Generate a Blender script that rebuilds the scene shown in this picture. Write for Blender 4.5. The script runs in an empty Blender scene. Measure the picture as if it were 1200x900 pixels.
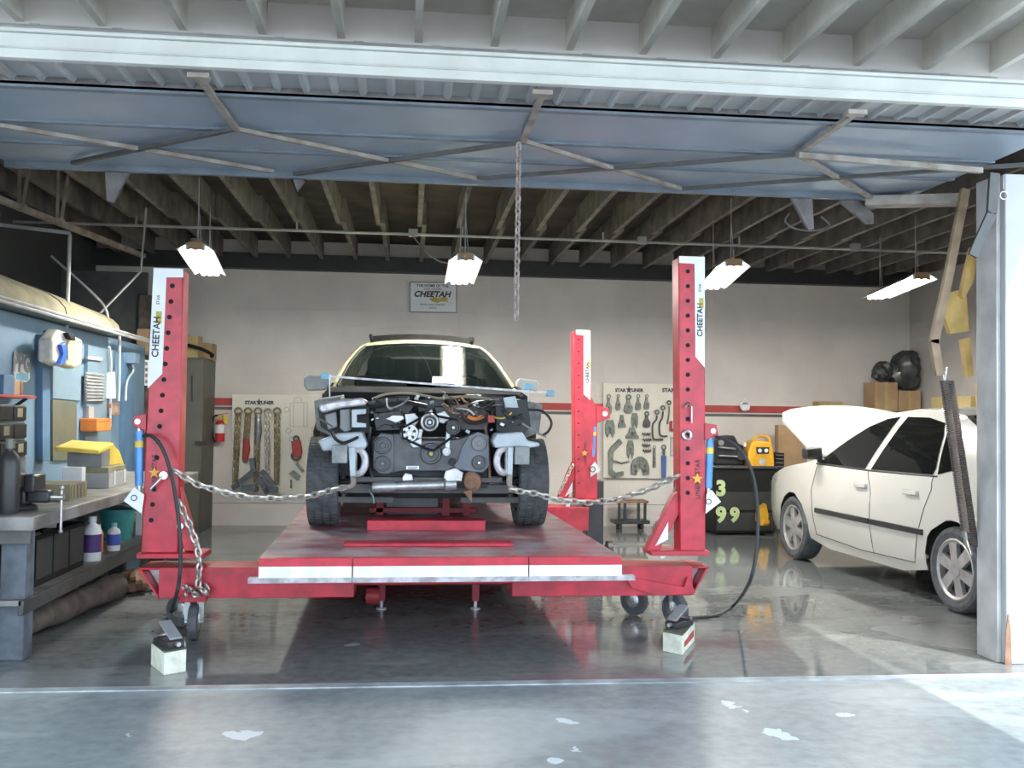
import bpy, bmesh, random
from math import *
from mathutils import Vector, Matrix
random.seed(7)
C = bpy.context.scene.collection
V = Vector
# ------------------------------------------------------------------ camera, sky, sun, exposure
CAM_H, FPX, YAW, PITCH, ROLL = 1.35, 1150.0, radians(6.0), radians(1.85), 0.0135
fwd = V((sin(YAW)*cos(PITCH), cos(YAW)*cos(PITCH), sin(PITCH)))
r0 = V((cos(YAW), -sin(YAW), 0)); u0 = r0.cross(fwd)
cr = cos(ROLL)*r0 + sin(ROLL)*u0; cu_ = -sin(ROLL)*r0 + cos(ROLL)*u0
cam = bpy.data.cameras.new('camera'); camo = bpy.data.objects.new('camera', cam); C.objects.link(camo)
cam.sensor_width = 36; cam.lens = 36*FPX/1200; cam.clip_end = 200
mw = Matrix((cr, cu_, -fwd)).transposed().to_4x4(); mw.translation = V((0, 0, CAM_H)); camo.matrix_world = mw
S = bpy.context.scene; S.camera = camo
S.view_settings.view_transform = 'Standard'; S.view_settings.look = 'None'
S.view_settings.gamma = 1; S.view_settings.use_curve_mapping = False
S.view_settings.exposure = 0.6
w = bpy.data.worlds.new('sky'); S.world = w; w.use_nodes = True
bg = w.node_tree.nodes['Background']; bg.inputs[0].default_value = (0.72, 0.86, 1.0, 1); bg.inputs[1].default_value = 3.2
sl = bpy.data.lights.new('sun', 'SUN'); sl.energy = 4.0; sl.angle = 0.009; sl.color = (1, .93, .8)
so = bpy.data.objects.new('sun', sl); C.objects.link(so)
so.rotation_euler = V((0.36, -0.60, 1.0)).to_track_quat('Z', 'Y').to_euler(); so.location = (4, -6, 10)
TUBE_STRENGTH = 78.0

def P(px, py, y=None, z=None, x=None):
    """a point of the photograph on a plane of the room"""
    d = fwd + (px-600)/FPX*cr - (py-450)/FPX*cu_
    o = V((0, 0, CAM_H))
    if y is not None: t = (y-o.y)/d.y
    elif z is not None: t = (z-o.z)/d.z
    else: t = (x-o.x)/d.x
    return o + t*d

# ------------------------------------------------------------------ materials
def M(name, col, rough=.5, metal=0, var=.15, scale=6, bump=0, col2=None, lo=.35, hi=.65, coat=0, emit=0, detail=4, spec=None, bscale=None):
    m = bpy.data.materials.new(name); m.use_nodes = True; nt = m.node_tree; N = nt.nodes; L = nt.links
    b = N['Principled BSDF']; b.inputs['Roughness'].default_value = rough; b.inputs['Metallic'].default_value = metal
    if coat: b.inputs['Coat Weight'].default_value = coat; b.inputs['Coat Roughness'].default_value = .08
    if spec is not None: b.inputs['Specular IOR Level'].default_value = spec
    tc = N.new('ShaderNodeTexCoord'); no = N.new('ShaderNodeTexNoise'); no.inputs['Scale'].default_value = scale; no.inputs['Detail'].default_value = detail
    L.new(tc.outputs['Object'], no.inputs['Vector'])
    rp = N.new('ShaderNodeValToRGB'); L.new(no.outputs['Fac'], rp.inputs['Fac'])
    a = [max(0, c*(1-var)) for c in col]; bb = col2 or [min(1, c*(1+var)) for c in col]
    rp.color_ramp.elements[0].color = (*a, 1); rp.color_ramp.elements[0].position = lo
    rp.color_ramp.elements[1].color = (*bb, 1); rp.color_ramp.elements[1].position = hi
    L.new(rp.outputs['Color'], b.inputs['Base Color'])
    if bump:
        n2 = N.new('ShaderNodeTexNoise'); n2.inputs['Scale'].default_value = bscale or scale*6; L.new(tc.outputs['Object'], n2.inputs['Vector'])
        bp = N.new('ShaderNodeBump'); bp.inputs['Strength'].default_value = bump; bp.inputs['Distance'].default_value = .01
        L.new(n2.outputs['Fac'], bp.inputs['Height']); L.new(bp.outputs['Normal'], b.inputs['Normal'])
    if emit:
        b.inputs['Emission Color'].default_value = (*col, 1); b.inputs['Emission Strength'].default_value = emit
    return m

def floor_mat():
    m = bpy.data.materials.new('wet concrete'); m.use_nodes = True; nt = m.node_tree; N = nt.nodes; L = nt.links; b = N['Principled BSDF']
    geo = N.new('ShaderNodeTexCoord')
    def noise(scale, detail=5, sx=1, sy=1, dist=0):
        mp = N.new('ShaderNodeMapping'); mp.inputs['Scale'].default_value = (sx, sy, 1); L.new(geo.outputs['Object'], mp.inputs[0])
        n = N.new('ShaderNodeTexNoise'); n.inputs['Scale'].default_value = scale; n.inputs['Detail'].default_value = detail
        n.inputs['Distortion'].default_value = dist; L.new(mp.outputs[0], n.inputs['Vector']); return n.outputs['Fac']
    def ramp(f, stops):
        r = N.new('ShaderNodeValToRGB'); L.new(f, r.inputs[0]); e = r.color_ramp.elements
        while len(e) < len(stops): e.new(.5)
        for i, (p, c) in enumerate(stops): e[i].position = p; e[i].color = (*c, 1) if not isinstance(c, float) else (c, c, c, 1)
        return r.outputs[0]
    def mix(f, a, c2, mode='MIX'):
        x = N.new('ShaderNodeMix'); x.data_type = 'RGBA'; x.blend_type = mode
        if isinstance(f, float): x.inputs[0].default_value = f
        else: L.new(f, x.inputs[0])
        for s, val in ((6, a), (7, c2)):
            if isinstance(val, tuple): x.inputs[s].default_value = (*val, 1)
            else: L.new(val, x.inputs[s])
        return x.outputs[2]
    base = ramp(noise(.9, 6, 1, .7), [(.3, (.165, .182, .187)), (.7, (.22, .237, .242))])
    fine = ramp(noise(14, 4), [(.3, .72), (.7, 1.2)])
    base = mix(.75, base, fine, 'MULTIPLY')
    # dried pale film, streaky
    film = ramp(noise(1.0, 4, .8, 1.9, .6), [(.53, 0.0), (.60, 1.0)])
    base = mix(film, base, mix(.35, base, (.36, .38, .38)))
    # white paint stains with a shape of their own
    sep = N.new('ShaderNodeSeparateXYZ'); L.new(geo.outputs['Object'], sep.inputs[0])
    wob = noise(9, 3)
    def mathn(op, a, c2):
        n = N.new('ShaderNodeMath'); n.operation = op
        for i, val in enumerate((a, c2)):
            if isinstance(val, (int, float)): n.inputs[i].default_value = val
            else: L.new(val, n.inputs[i])
        return n.outputs[0]
    for (px, py, r) in ((857, 829, .085), (910, 859, .10), (668, 846, .05), (674, 877, .035), (282, 862, .10), (655, 892, .04), (415, 755, .05), (150, 860, .06), (990, 838, .05)):
        q = P(px, py, z=0)
        dx = mathn('SUBTRACT', sep.outputs[0], q.x); dy = mathn('SUBTRACT', sep.outputs[1], q.y)
        d = mathn('SQRT', mathn('ADD', mathn('MULTIPLY', dx, dx), mathn('MULTIPLY', dy, mathn('MULTIPLY', dy, .6))), 0)
        d = mathn('ADD', d, mathn('MULTIPLY', mathn('SUBTRACT', wob, .5), .22))
        k = mathn('MULTIPLY', mathn('LESS_THAN', d, r*.55), .6)
        base = mix(k, base, (.62, .66, .68))
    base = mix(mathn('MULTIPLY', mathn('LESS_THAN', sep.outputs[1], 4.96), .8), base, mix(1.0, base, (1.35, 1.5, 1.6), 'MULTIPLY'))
    # faint warm paint drips
    warm = ramp(noise(1.6, 3, 1, .5), [(.60, 0.0), (.72, .35)])
    base = mix(warm, base, (.24, .19, .18))
    L.new(base, b.inputs['Base Color'])
    wet = ramp(noise(.55, 4, .7, 1.0, .4), [(.38, .03), (.52, .09), (.66, .32)])
    # the slab outside the threshold is drier
    out = mathn('LESS_THAN', sep.outputs[1], 4.96)
    rr = mathn('ADD', mathn('MULTIPLY', out, .38), wet)
    L.new(rr, b.inputs['Roughness'])
    b.inputs['Specular IOR Level'].default_value = .75
    bp = N.new('ShaderNodeBump'); bp.inputs['Strength'].default_value = .06; bp.inputs['Distance'].default_value = .01
    L.new(noise(5, 6), bp.inputs['Height']); L.new(bp.outputs[0], b.inputs['Normal'])
    return m

def glass_mat(name, tint, k, rough=.02):
    m = bpy.data.materials.new(name); m.use_nodes = True; nt = m.node_tree; N = nt.nodes; L = nt.links
    b = N['Principled BSDF']; b.inputs['Base Color'].default_value = (*tint, 1); b.inputs['Roughness'].default_value = rough
    b.inputs['Specular IOR Level'].default_value = .6
    t = N.new('ShaderNodeBsdfTransparent'); t.inputs[0].default_value = (.75, .85, .8, 1); x = N.new('ShaderNodeMixShader'); x.inputs[0].default_value = k
    L.new(t.outputs[0], x.inputs[1]); L.new(b.outputs[0], x.inputs[2]); L.new(x.outputs[0], N['Material Output'].inputs[0])
    return m

def wall_mat(name, col, col2):
    m = M(name, col, .75, var=.06, scale=1.1, col2=col2, detail=8)
    N = m.node_tree.nodes; L = m.node_tree.links; b = N['Principled BSDF']
    tc = N.new('ShaderNodeTexCoord'); sp = N.new('ShaderNodeSeparateXYZ'); cb = N.new('ShaderNodeCombineXYZ')
    L.new(tc.outputs['Object'], sp.inputs[0]); L.new(sp.outputs[0], cb.inputs[0]); L.new(sp.outputs[2], cb.inputs[1])
    br = N.new('ShaderNodeTexBrick'); L.new(cb.outputs[0], br.inputs['Vector'])
    br.inputs['Scale'].default_value = 1; br.inputs['Brick Width'].default_value = .4; br.inputs['Row Height'].default_value = .2; br.inputs['Mortar Size'].default_value = .006
    br.inputs['Mortar Smooth'].default_value = .5
    bp = N.new('ShaderNodeBump'); bp.inputs['Strength'].default_value = .35; bp.inputs['Distance'].default_value = .004; bp.invert = True
    L.new(br.outputs['Fac'], bp.inputs['Height']); L.new(bp.outputs[0], b.inputs['Normal'])
    return m

m_floor = floor_mat()
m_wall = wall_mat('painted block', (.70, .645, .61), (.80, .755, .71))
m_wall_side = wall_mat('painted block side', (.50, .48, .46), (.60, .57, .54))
m_arm = M('tan rusty steel', (.26, .18, .12), .6, .2, scale=9, col2=(.36, .26, .17))
m_bracket = M('grey bracket steel', (.16, .15, .15), .6, .3, scale=9, var=.3)
m_spring = M('brown spring steel', (.12, .095, .085), .6, .3, scale=14)
m_cowl = M('cowl plastic', (.025, .027, .03), .9, spec=.05)
m_matblack = M('matt black', (.012, .012, .012), .9, spec=.03)
m_galvdark = M('dull galvanised rail', (.17, .20, .24), .5, .3)
m_dark = M('dark paint', (.03, .032, .034), .6)
m_darkwall = M('dark board', (.06, .065, .068), .7, scale=2)
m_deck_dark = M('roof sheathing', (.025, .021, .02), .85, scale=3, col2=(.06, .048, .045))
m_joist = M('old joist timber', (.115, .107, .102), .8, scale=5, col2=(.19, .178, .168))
m_white_timber = M('white painted timber', (.66, .63, .57), .7, scale=4, var=.12)
m_white_ply = M('white painted plywood', (.58, .555, .51), .8, scale=3, var=.14)
m_header = M('header board', (.55, .525, .51), .7, scale=2, var=.1)
m_fascia = M('pale metal channel', (.60, .615, .59), .5, .15, scale=5, var=.06)
m_galv = M('galvanised sheet', (.30, .37, .46), .42, .35, scale=3, var=.08)
m_galv_rib = M('ribbed sheet', (.42, .43, .44), .5, .3, scale=3)
m_rod = M('rusty light angle iron', (.27, .225, .19), .6, .2, scale=9, col2=(.38, .345, .31))
m_darkrod = M('dark steel bar', (.10, .10, .10), .5, .5, scale=9)
m_red = M('red lift paint', (.50, .022, .045), .38, scale=9, var=.2, coat=.2)
m_redworn = M('worn red deck', (.34, .12, .145), .33, .05, scale=4, col2=(.42, .36, .39), lo=.40, hi=.60, detail=8)
m_reddark = M('red paint dusty', (.36, .03, .045), .5, scale=8)
m_whiteplastic = M('white paint', (.82, .84, .86), .4, scale=6, var=.04)
m_strip = M('white strip', (.80, .81, .84), .35, scale=14, var=.1)
m_lip = M('scuffed grey edge', (.55, .53, .56), .4, .3, scale=16, var=.3)
m_black = M('black', (.012, .012, .013), .65, spec=.25)
m_rubber = M('tyre rubber', (.085, .092, .10), .75, scale=20, var=.25)
m_blkplastic = M('black plastic', (.03, .03, .033), .38, scale=10)
m_engplastic = M('grey black engine plastic', (.075, .08, .092), .38, scale=9, var=.25, bump=.15)
m_steel = M('steel', (.55, .55, .55), .32, .85, scale=12)
m_alum = M('cast aluminium', (.55, .56, .57), .42, .7, scale=14, bump=.2)
m_chain = M('chain zinc', (.52, .50, .45), .38, .7, scale=30)
m_chain_gold = M('old brass chain', (.32, .28, .18), .45, .6, scale=30)
m_chain_grey = M('grey chain', (.24, .25, .27), .45, .6, scale=30)
m_rust = M('rusty iron', (.25, .13, .085), .8, .1, scale=12, col2=(.36, .22, .15))
m_rustchain = M('rusty chain', (.28, .20, .17), .7, .3, scale=20, col2=(.42, .36, .33))
m_cream = M('cream car paint', (.60, .58, .34), .25, scale=2, var=.03, coat=.6)
m_carwhite = M('white car paint', (.61, .61, .58), .25, scale=2, var=.02, coat=.7)
m_horn = M('pale blue white steel', (.42, .48, .52), .4, .1, scale=9, var=.12)
m_grey = M('mid grey paint', (.25, .26, .27), .5)
m_greyblue = M('grey blue paint', (.115, .135, .165), .5, scale=10, var=.3)
m_glass = glass_mat('dark glass', (.008, .012, .012), .72)
m_tint = M('tinted window', (.010, .011, .011), .04, var=.1, spec=.7)
m_lamp = M('lamp tube', (1, .97, .89), .4, var=0, emit=TUBE_STRENGTH)
m_reflector = M('lamp reflector', (.85, .85, .80), .4, var=.03)
m_wood = M('brown wood', (.30, .19, .10), .7, scale=6, var=.25)
m_ochre = M('ochre board', (.62, .42, .15), .7, scale=7, var=.2)
m_card = M('cardboard', (.42, .28, .16), .8, scale=5, var=.12)
m_card2 = M('yellow cardboard', (.46, .36, .17), .8, scale=5, var=.12)
m_bench = M('worn bench top', (.17, .165, .16), .5, scale=6, col2=(.29, .275, .26), bump=.1)
m_blue = M('blue painted panel', (.155, .25, .35), .6, scale=2.5, var=.1)
m_bluedark = M('blue post', (.10, .19, .31), .6, scale=4)
m_bluepale = M('pale blue door', (.17, .245, .31), .55, scale=3, var=.08)
m_olive = M('olive glass', (.13, .135, .10), .3)
m_canopy = M('yellowed canvas', (.23, .21, .14), .9, scale=4, col2=(.32, .29, .19), bump=.2)
m_ramblue = M('blue cylinder', (.08, .30, .72), .3, coat=.3)
m_yellow = M('yellow plastic', (.78, .58, .10), .45)
m_amber = M('amber plastic', (.80, .42, .03), .4)
m_orange = M('orange', (.70, .22, .05), .5)
m_orangestar = M('orange star', (.85, .42, .05), .5)
m_olivegrey = M('olive locker paint', (.11, .108, .09), .5, scale=3)
m_board = M('cream tool board', (.80, .77, .68), .6, scale=3, var=.05)
m_tool = M('zinc tool', (.20, .215, .185), .45, .5, scale=22, var=.35)
m_tooldark = M('dark tool', (.10, .10, .10), .5, .4, scale=22)
m_ink = M('printed ink', (.05, .05, .06), .7)
m_inkgrey = M('printed grey ink', (.35, .36, .36), .7)
m_gold = M('printed gold', (.55, .45, .12), .7)
m_stripe = M('red wall stripe', (.40, .055, .05), .6, scale=3)
m_stripe2 = M('dark wall stripe', (.10, .11, .10), .6)
m_extred = M('extinguisher red', (.55, .03, .035), .3, coat=.4)
m_teal = M('teal plastic', (.05, .30, .30), .45)
m_purple = M('purple label', (.10, .05, .20), .5)
m_limegreen = M('pale green chalk paint', (.50, .62, .30), .8)
m_cloth = M('brown cloth', (.10, .08, .07), .9, scale=8, var=.4)
m_bag = M('black plastic bag', (.035, .037, .036), .3, scale=8, col2=(.09, .095, .09))
m_hose = M('black rubber hose', (.03, .032, .035), .5)
m_slotgrey = M('slot grey', (.35, .36, .36), .5)
m_pinkpipe = M('red pipe', (.45, .12, .10), .5)
m_skyblue = M('light blue plastic', (.25, .55, .72), .45)

# ------------------------------------------------------------------ mesh helpers
class MB:
    def __init__(s, m=None): s.bm = bmesh.new(); s.ms = []; s.cur = 0; s.bev = 0; s.bseg = 2; s.sub = 0; s.ang = 38
    def mat(s, m):
        if m not in s.ms: s.ms.append(m)
        s.cur = s.ms.index(m); return s
    def face(s, vs):
        try: f = s.bm.faces.new(vs); f.material_index = s.cur; return f
        except ValueError: return None
    def vs(s, pts): return [s.bm.verts.new(V(p)) for p in pts]
    def poly(s, pts, vec):
        a = s.vs(pts); vec = V(vec); b = s.vs([V(p)+vec for p in pts]); n = len(a)
        s.face(a); s.face(b[::-1])
        for i in range(n): s.face([a[i], b[i], b[(i+1) % n], a[(i+1) % n]])
        return s
    def box(s, x0, x1, y0, y1, z0, z1):
        return s.poly([(x0, y0, z0), (x1, y0, z0), (x1, y1, z0), (x0, y1, z0)], (0, 0, z1-z0))
    def obox(s, c, sx, sy, sz, rot=None):
        c = V(c); R = rot or Matrix.Identity(3)
        pts = [c + R @ V((a*sx/2, b*sy/2, -sz/2)) for a, b in ((-1, -1), (1, -1), (1, 1), (-1, 1))]
        return s.poly(pts, R @ V((0, 0, sz)))
    def prism(s, pts, axis, a0, a1):
        f = {'x': lambda p: V((a0, p[0], p[1])), 'y': lambda p: V((p[0], a0, p[1])), 'z': lambda p: V((p[0], p[1], a0))}[axis]
        vec = {'x': V((a1-a0, 0, 0)), 'y': V((0, a1-a0, 0)), 'z': V((0, 0, a1-a0))}[axis]
        return s.poly([f(p) for p in pts], vec)
    def loft(s, rings, closed=True, cap=True):
        R = [s.vs(r) for r in rings]; n = len(R[0])
        for i in range(len(R)-1):
            for j in range(n if closed else n-1):
                s.face([R[i][j], R[i][(j+1) % n], R[i+1][(j+1) % n], R[i+1][j]])
        if cap and closed: s.face(R[0][::-1]); s.face(R[-1])
        return s
    def tube(s, path, r, n=8, closed=False, flat=1.0):
        path = [V(p) for p in path]; k = len(path); rings = []; up = None
        for i, p in enumerate(path):
            if closed: t = (path[(i+1) % k]-path[i-1])
            else: t = path[min(i+1, k-1)]-path[max(i-1, 0)]
            t.normalize()
            if up is None: up = V((0, 0, 1)) if abs(t.z) < .9 else V((1, 0, 0))
            a = t.cross(up).normalized(); b = a.cross(t).normalized(); up = b
            rr = r[i] if isinstance(r, (list, tuple)) else r
            rings.append([p + rr*(cos(2*pi*j/n)*a + flat*sin(2*pi*j/n)*b) for j in range(n)])
        if closed: rings.append(rings[0]); s.loft(rings, True, False)
        else: s.loft(rings)
        return s
    def cyl(s, p0, p1, r, r1=None, n=16): return s.tube([p0, p1], [r, r if r1 is None else r1], n)
    def bar(s, p0, p1, w_, h_, up=(0, 0, 1)):
        p0, p1 = V(p0), V(p1); t = (p1-p0).normalized(); up = V(up)
        if abs(t.dot(up)) > .97: up = V((0, 1, 0))
        a = t.cross(up).normalized()*w_/2; b = a.cross(t).normalized()*h_/2
        return s.poly([p0-a-b, p0+a-b, p0+a+b, p0-a+b], p1-p0)
    def torus(s, c, R, r, normal, n=16, k=8, stretch=None):
        nn = V(normal).normalized(); a = nn.orthogonal().normalized() if stretch is None else V(stretch[0]).normalized(); b = nn.cross(a)
        sa = 1 if stretch is None else stretch[1]
        return s.tube([V(c) + R*(sa*cos(2*pi*i/n)*a + sin(2*pi*i/n)*b) for i in range(n)], r, k, closed=True)
    def lathe(s, prof, c, axis=(0, 0, 1), n=24, cap=True):
        ax = V(axis).normalized(); a = ax.orthogonal().normalized(); b = ax.cross(a); c = V(c)
        return s.loft([[c + h*ax + max(r, 1e-4)*(cos(2*pi*j/n)*a + sin(2*pi*j/n)*b) for j in range(n)] for r, h in prof], True, cap)
    def sph(s, c, rx, ry=None, rz=None, n=12):
        ry = ry or rx; rz = rz or rx; c = V(c)
        return s.loft([[c + V((rx*sin(t)*cos(2*pi*j/n), ry*sin(t)*sin(2*pi*j/n), -rz*cos(t))) for j in range(n)] for t in [max(.02, pi*i/8) if i < 8 else pi-.02 for i in range(9)]])
    def text(s, body, c, xd, yd, size, th=.002, align='CENTER', bold=0):
        cu = bpy.data.curves.new('t', 'FONT'); cu.body = body; cu.size = size; cu.align_x = align; cu.align_y = 'CENTER'; cu.extrude = th; cu.offset = bold; cu.resolution_u = 3
        o = bpy.data.objects.new('t', cu); me = bpy.data.meshes.new_from_object(o)
        xd = V(xd).normalized(); yd = V(yd).normalized(); nd = xd.cross(yd); c = V(c)
        vv = s.vs([c + v.co.x*xd + v.co.y*yd + v.co.z*nd for v in me.vertices])
        for p in me.polygons: s.face([vv[i] for i in p.vertices])
        bpy.data.objects.remove(o); bpy.data.curves.remove(cu); bpy.data.meshes.remove(me); return s
    def chain(s, path, link=.05, r=.006, n=10, k=5):
        path = [V(p) for p in path]; L = [0]
        for a, b in zip(path, path[1:]): L.append(L[-1]+(b-a).length)
        pitch = link*.72; cnt = max(2, int(L[-1]/pitch))
        def ev(d):
            for i in range(len(path)-1):
                if d <= L[i+1] or i == len(path)-2:
                    f = (d-L[i])/max(1e-6, L[i+1]-L[i]); return path[i].lerp(path[i+1], f), (path[i+1]-path[i]).normalized()
        for i in range(cnt):
            c, t = ev((i+.5)*pitch); a = t.orthogonal().normalized(); a = t.cross(V((0, 1, .15))).normalized() if abs(t.y) < .8 else a
            b = t.cross(a); nn = (a+b) if i % 2 else (a-b)
            s.torus(c, link*.27, r, nn, n, k, stretch=(t, 1.75))
        return s
    def build(s, name, parent=None, local=False, origin=None):
        bm = s.bm
        bmesh.ops.remove_doubles(bm, verts=bm.verts, dist=1e-6)
        bmesh.ops.recalc_face_normals(bm, faces=bm.faces)
        o_loc = V((0, 0, 0))
        if parent is not None and not local: bm.transform(MAT[parent.name].inverted())
        elif parent is None:
            xs = [v.co for v in bm.verts]
            o_loc = V(origin) if origin is not None else V(((min(v.x for v in xs)+max(v.x for v in xs))/2, (min(v.y for v in xs)+max(v.y for v in xs))/2, min(v.z for v in xs)))
            bm.transform(Matrix.Translation(-o_loc))
        me = bpy.data.meshes.new(name); bm.to_mesh(me); bm.free()
        for m in s.ms: me.materials.append(m)
        me.shade_smooth(); me.set_sharp_from_angle(angle=radians(s.ang))
        o = bpy.data.objects.new(name, me); C.objects.link(o); o.location = o_loc
        if parent is not None: o.parent = parent; MAT[o.name] = MAT[parent.name]
        else: MAT[o.name] = Matrix.Translation(o_loc)
        if s.bev:
            b = o.modifiers.new('bevel', 'BEVEL'); b.width = s.bev; b.segments = s.bseg; b.limit_method = 'ANGLE'; b.angle_limit = radians(40)
        if s.sub:
            b = o.modifiers.new('sub', 'SUBSURF'); b.levels = s.sub; b.render_levels = s.sub
        return o
MAT = {}
def mb(m, bev=0): k = MB(); k.mat(m); k.bev = bev; return k
def tag(o, label, cat, group=None, kind=None):
    o['label'] = label; o['category'] = cat
    if group: o['group'] = group
    if kind: o['kind'] = kind
    return o
def thing(name, label, cat, loc=(0, 0, 0), rz=0, group=None):
    o = bpy.data.objects.new(name, None); C.objects.link(o); o.location = loc; o.rotation_euler = (0, 0, rz); o.empty_display_size = .1
    MAT[o.name] = Matrix.Translation(V(loc)) @ Matrix.Rotation(rz, 4, 'Z')
    return tag(o, label, cat, group)
def struct(k, name, label=None, cat=None, **kw):
    o = k.build(name, origin=(0, 0, 0), **kw); o['kind'] = 'structure'
    o['label'] = label or name.replace('_', ' '); o['category'] = cat or name.split('_')[0]; return o
def copy_tree(src, loc, rz, label):
    r = src.copy(); C.objects.link(r); r.location = loc; r.rotation_euler = (0, 0, rz); r['label'] = label
    MAT[r.name] = Matrix.Translation(V(loc)) @ Matrix.Rotation(rz, 4, 'Z')
    def rec(a, b):
        for ch in [o for o in C.objects if o.parent == a]:
            c = ch.copy(); C.objects.link(c); c.parent = b; rec(ch, c)
    rec(src, r); return r
def PP(pts, y): return [P(px, py, y=y) for px, py in pts]
def pxw(px, y): return abs((P(600+px, 480, y=y)-P(600, 480, y=y)).x)     # pixels to metres at room depth y
def smooth_path(pts, n=6):
    pts = [V(p) for p in pts]; out = []
    for i in range(len(pts)-1):
        p0 = pts[max(i-1, 0)]; p1 = pts[i]; p2 = pts[i+1]; p3 = pts[min(i+2, len(pts)-1)]
        for j in range(n):
            t = j/n; out.append(.5*((2*p1)+(p2-p0)*t+(2*p0-5*p1+4*p2-p3)*t*t+(3*p1-p0-3*p2+p3)*t**3))
    out.append(pts[-1]); return out

# ------------------------------------------------------------------ the setting
BACK, XR, XL, TOP = 12.0, 6.4, -3.7, 3.42
struct(mb(m_floor).box(-14, 16, -1.9, 12.2, -.2, 0), 'floor', 'wet grey concrete floor with pale stains')
struct(mb(M('pale bounce concrete', (.46, .45, .42), .8, scale=1.5)).box(-14, 16, -22, -1.9, -.2, 0), 'floor_forecourt', 'pale bounce concrete forecourt behind the viewer')  # unseen ground, added pale to bounce sunlight up to awning and door
struct(mb(m_wall).box(XL, XR+.2, BACK, BACK+.2, 0, 3.6), 'wall_back', 'pale painted block wall at the back of the garage')
struct(mb(M('grey partition', (.10, .105, .105), .7)).box(XL, P(172, 400, y=10.9).x, 10.86, 10.9, 0, P(130, 318, y=10.86).z), 'wall_partition', 'dark grey partition behind the blue booth')
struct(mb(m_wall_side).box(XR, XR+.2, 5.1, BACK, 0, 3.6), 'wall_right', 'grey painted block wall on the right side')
struct(mb(m_darkwall).box(XL-.2, XL, 5.1, BACK+.2, 0, 3.6), 'wall_left', 'dark wall behind the blue booth on the left')
k = mb(m_header); k.box(XL-3, -2.32, 5.12, 5.3, 0, 3.7); k.box(3.86, XR+.2, 5.22, 5.4, 0, 2.95)  # second box is an unseen wall added to keep sun out
struct(k, 'wall_front', 'front wall left of the garage opening, with added sun-blocking wall right of the pillar')
k = mb(m_header); k.box(-2.32, XR+.2, 5.12, 5.3, 2.95, 3.7)
struct(k, 'trim_1', 'header board above the garage opening', 'trim')
struct(mb(m_stripe).box(XL, XR, BACK-.004, BACK, 1.425, 1.515), 'trim_2', 'red painted stripe along the back wall', 'trim')
struct(mb(m_stripe2).box(XL, XR, BACK-.004, BACK, 1.375, 1.41), 'trim_3', 'thin dark stripe under the red stripe', 'trim')
k = mb(M('threshold', (.30, .34, .37), .4, scale=7, col2=(.48, .53, .56)))
k.box(-6, 8, 4.93, 5.0, 0, .006)
struct(k, 'trim_4', 'pale concrete joint across the floor at the opening', 'trim')
k = mb(m_dark); k.box(XL, XR, BACK-.16, BACK-.001, 3.06, 3.24)
struct(k, 'trim_5', 'dark wall plate beam above the back wall', 'trim')
k = mb(M('panel seam', (.30, .28, .27), .7)); k.box(-2.5, 3.5, BACK-.003, BACK, .262, .270)
struct(k, 'trim_6', 'thin seam low across the back wall', 'trim')
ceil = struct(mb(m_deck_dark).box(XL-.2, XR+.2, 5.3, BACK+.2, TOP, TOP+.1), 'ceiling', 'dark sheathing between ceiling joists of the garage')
i = 0
x = -3.44
while x < XR:
    k = mb(m_joist); xa = x + random.uniform(-.012, .012)
    k.box(xa-.022, xa+.022, 5.3, 9.62, 3.19, TOP); k.build('ceiling_joist', ceil)
    xb = xa + .046
    k = mb(m_joist); k.box(xb-.022, xb+.022, 9.5, BACK-.16, 3.19, TOP); k.build('ceiling_joist', ceil)
    x += .391
# awning over the forecourt
AW0, AWX = -1.6, 3.86
aw = struct(mb(m_white_ply).box(-7, AWX, AW0, 5.12, 3.47, 3.53), 'ceiling_awning', 'white painted plywood awning ceiling outside the opening', 'awning')
x = -5.58
while x < AWX-.05:
    k = mb(m_white_timber); k.box(x-.02, x+.02, AW0+.02, 5.12, 3.30, 3.47); k.build('awning_joist', aw); x += .4
k = mb(m_white_timber); k.box(-7, AWX, AW0-.03, AW0+.02, 3.26, 3.53); k.build('fascia_board', aw)
# pillar
k = mb(M('white pillar', (.47, .47, .48), .6, scale=5, var=.05), .006); k.box(3.34, 3.86, 5.2, 5.46, 0, 2.76)
pil = struct(k, 'trim_7', 'white pillar at the right edge of the opening', 'pillar')
k = mb(M('pillar edge board', (.46, .46, .46), .6), .004); k.box(3.312, 3.34, 5.24, 5.44, 0, 2.76); k.build('side_board', pil)
k = mb(m_rust); q = P(1181, 750, y=5.2); k.poly([(q.x-.02, 5.2, 0), (q.x+.02, 5.2, 0), (q.x+.015, 5.2, .2), (q.x, 5.2, .28), (q.x-.015, 5.2, .17)], (0, -.006, 0)); k.build('rust_streak', pil)
k = mb(m_steel); k.torus(P(1176, 229, y=5.17), .022, .004, (0, 1, 0)); k.cyl(P(1176, 205, y=5.18), P(1176, 222, y=5.18), .004, n=6); k.build('hook_ring', pil)
# second bay right of the pillar is closed by the added sun-blocking wall

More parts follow.
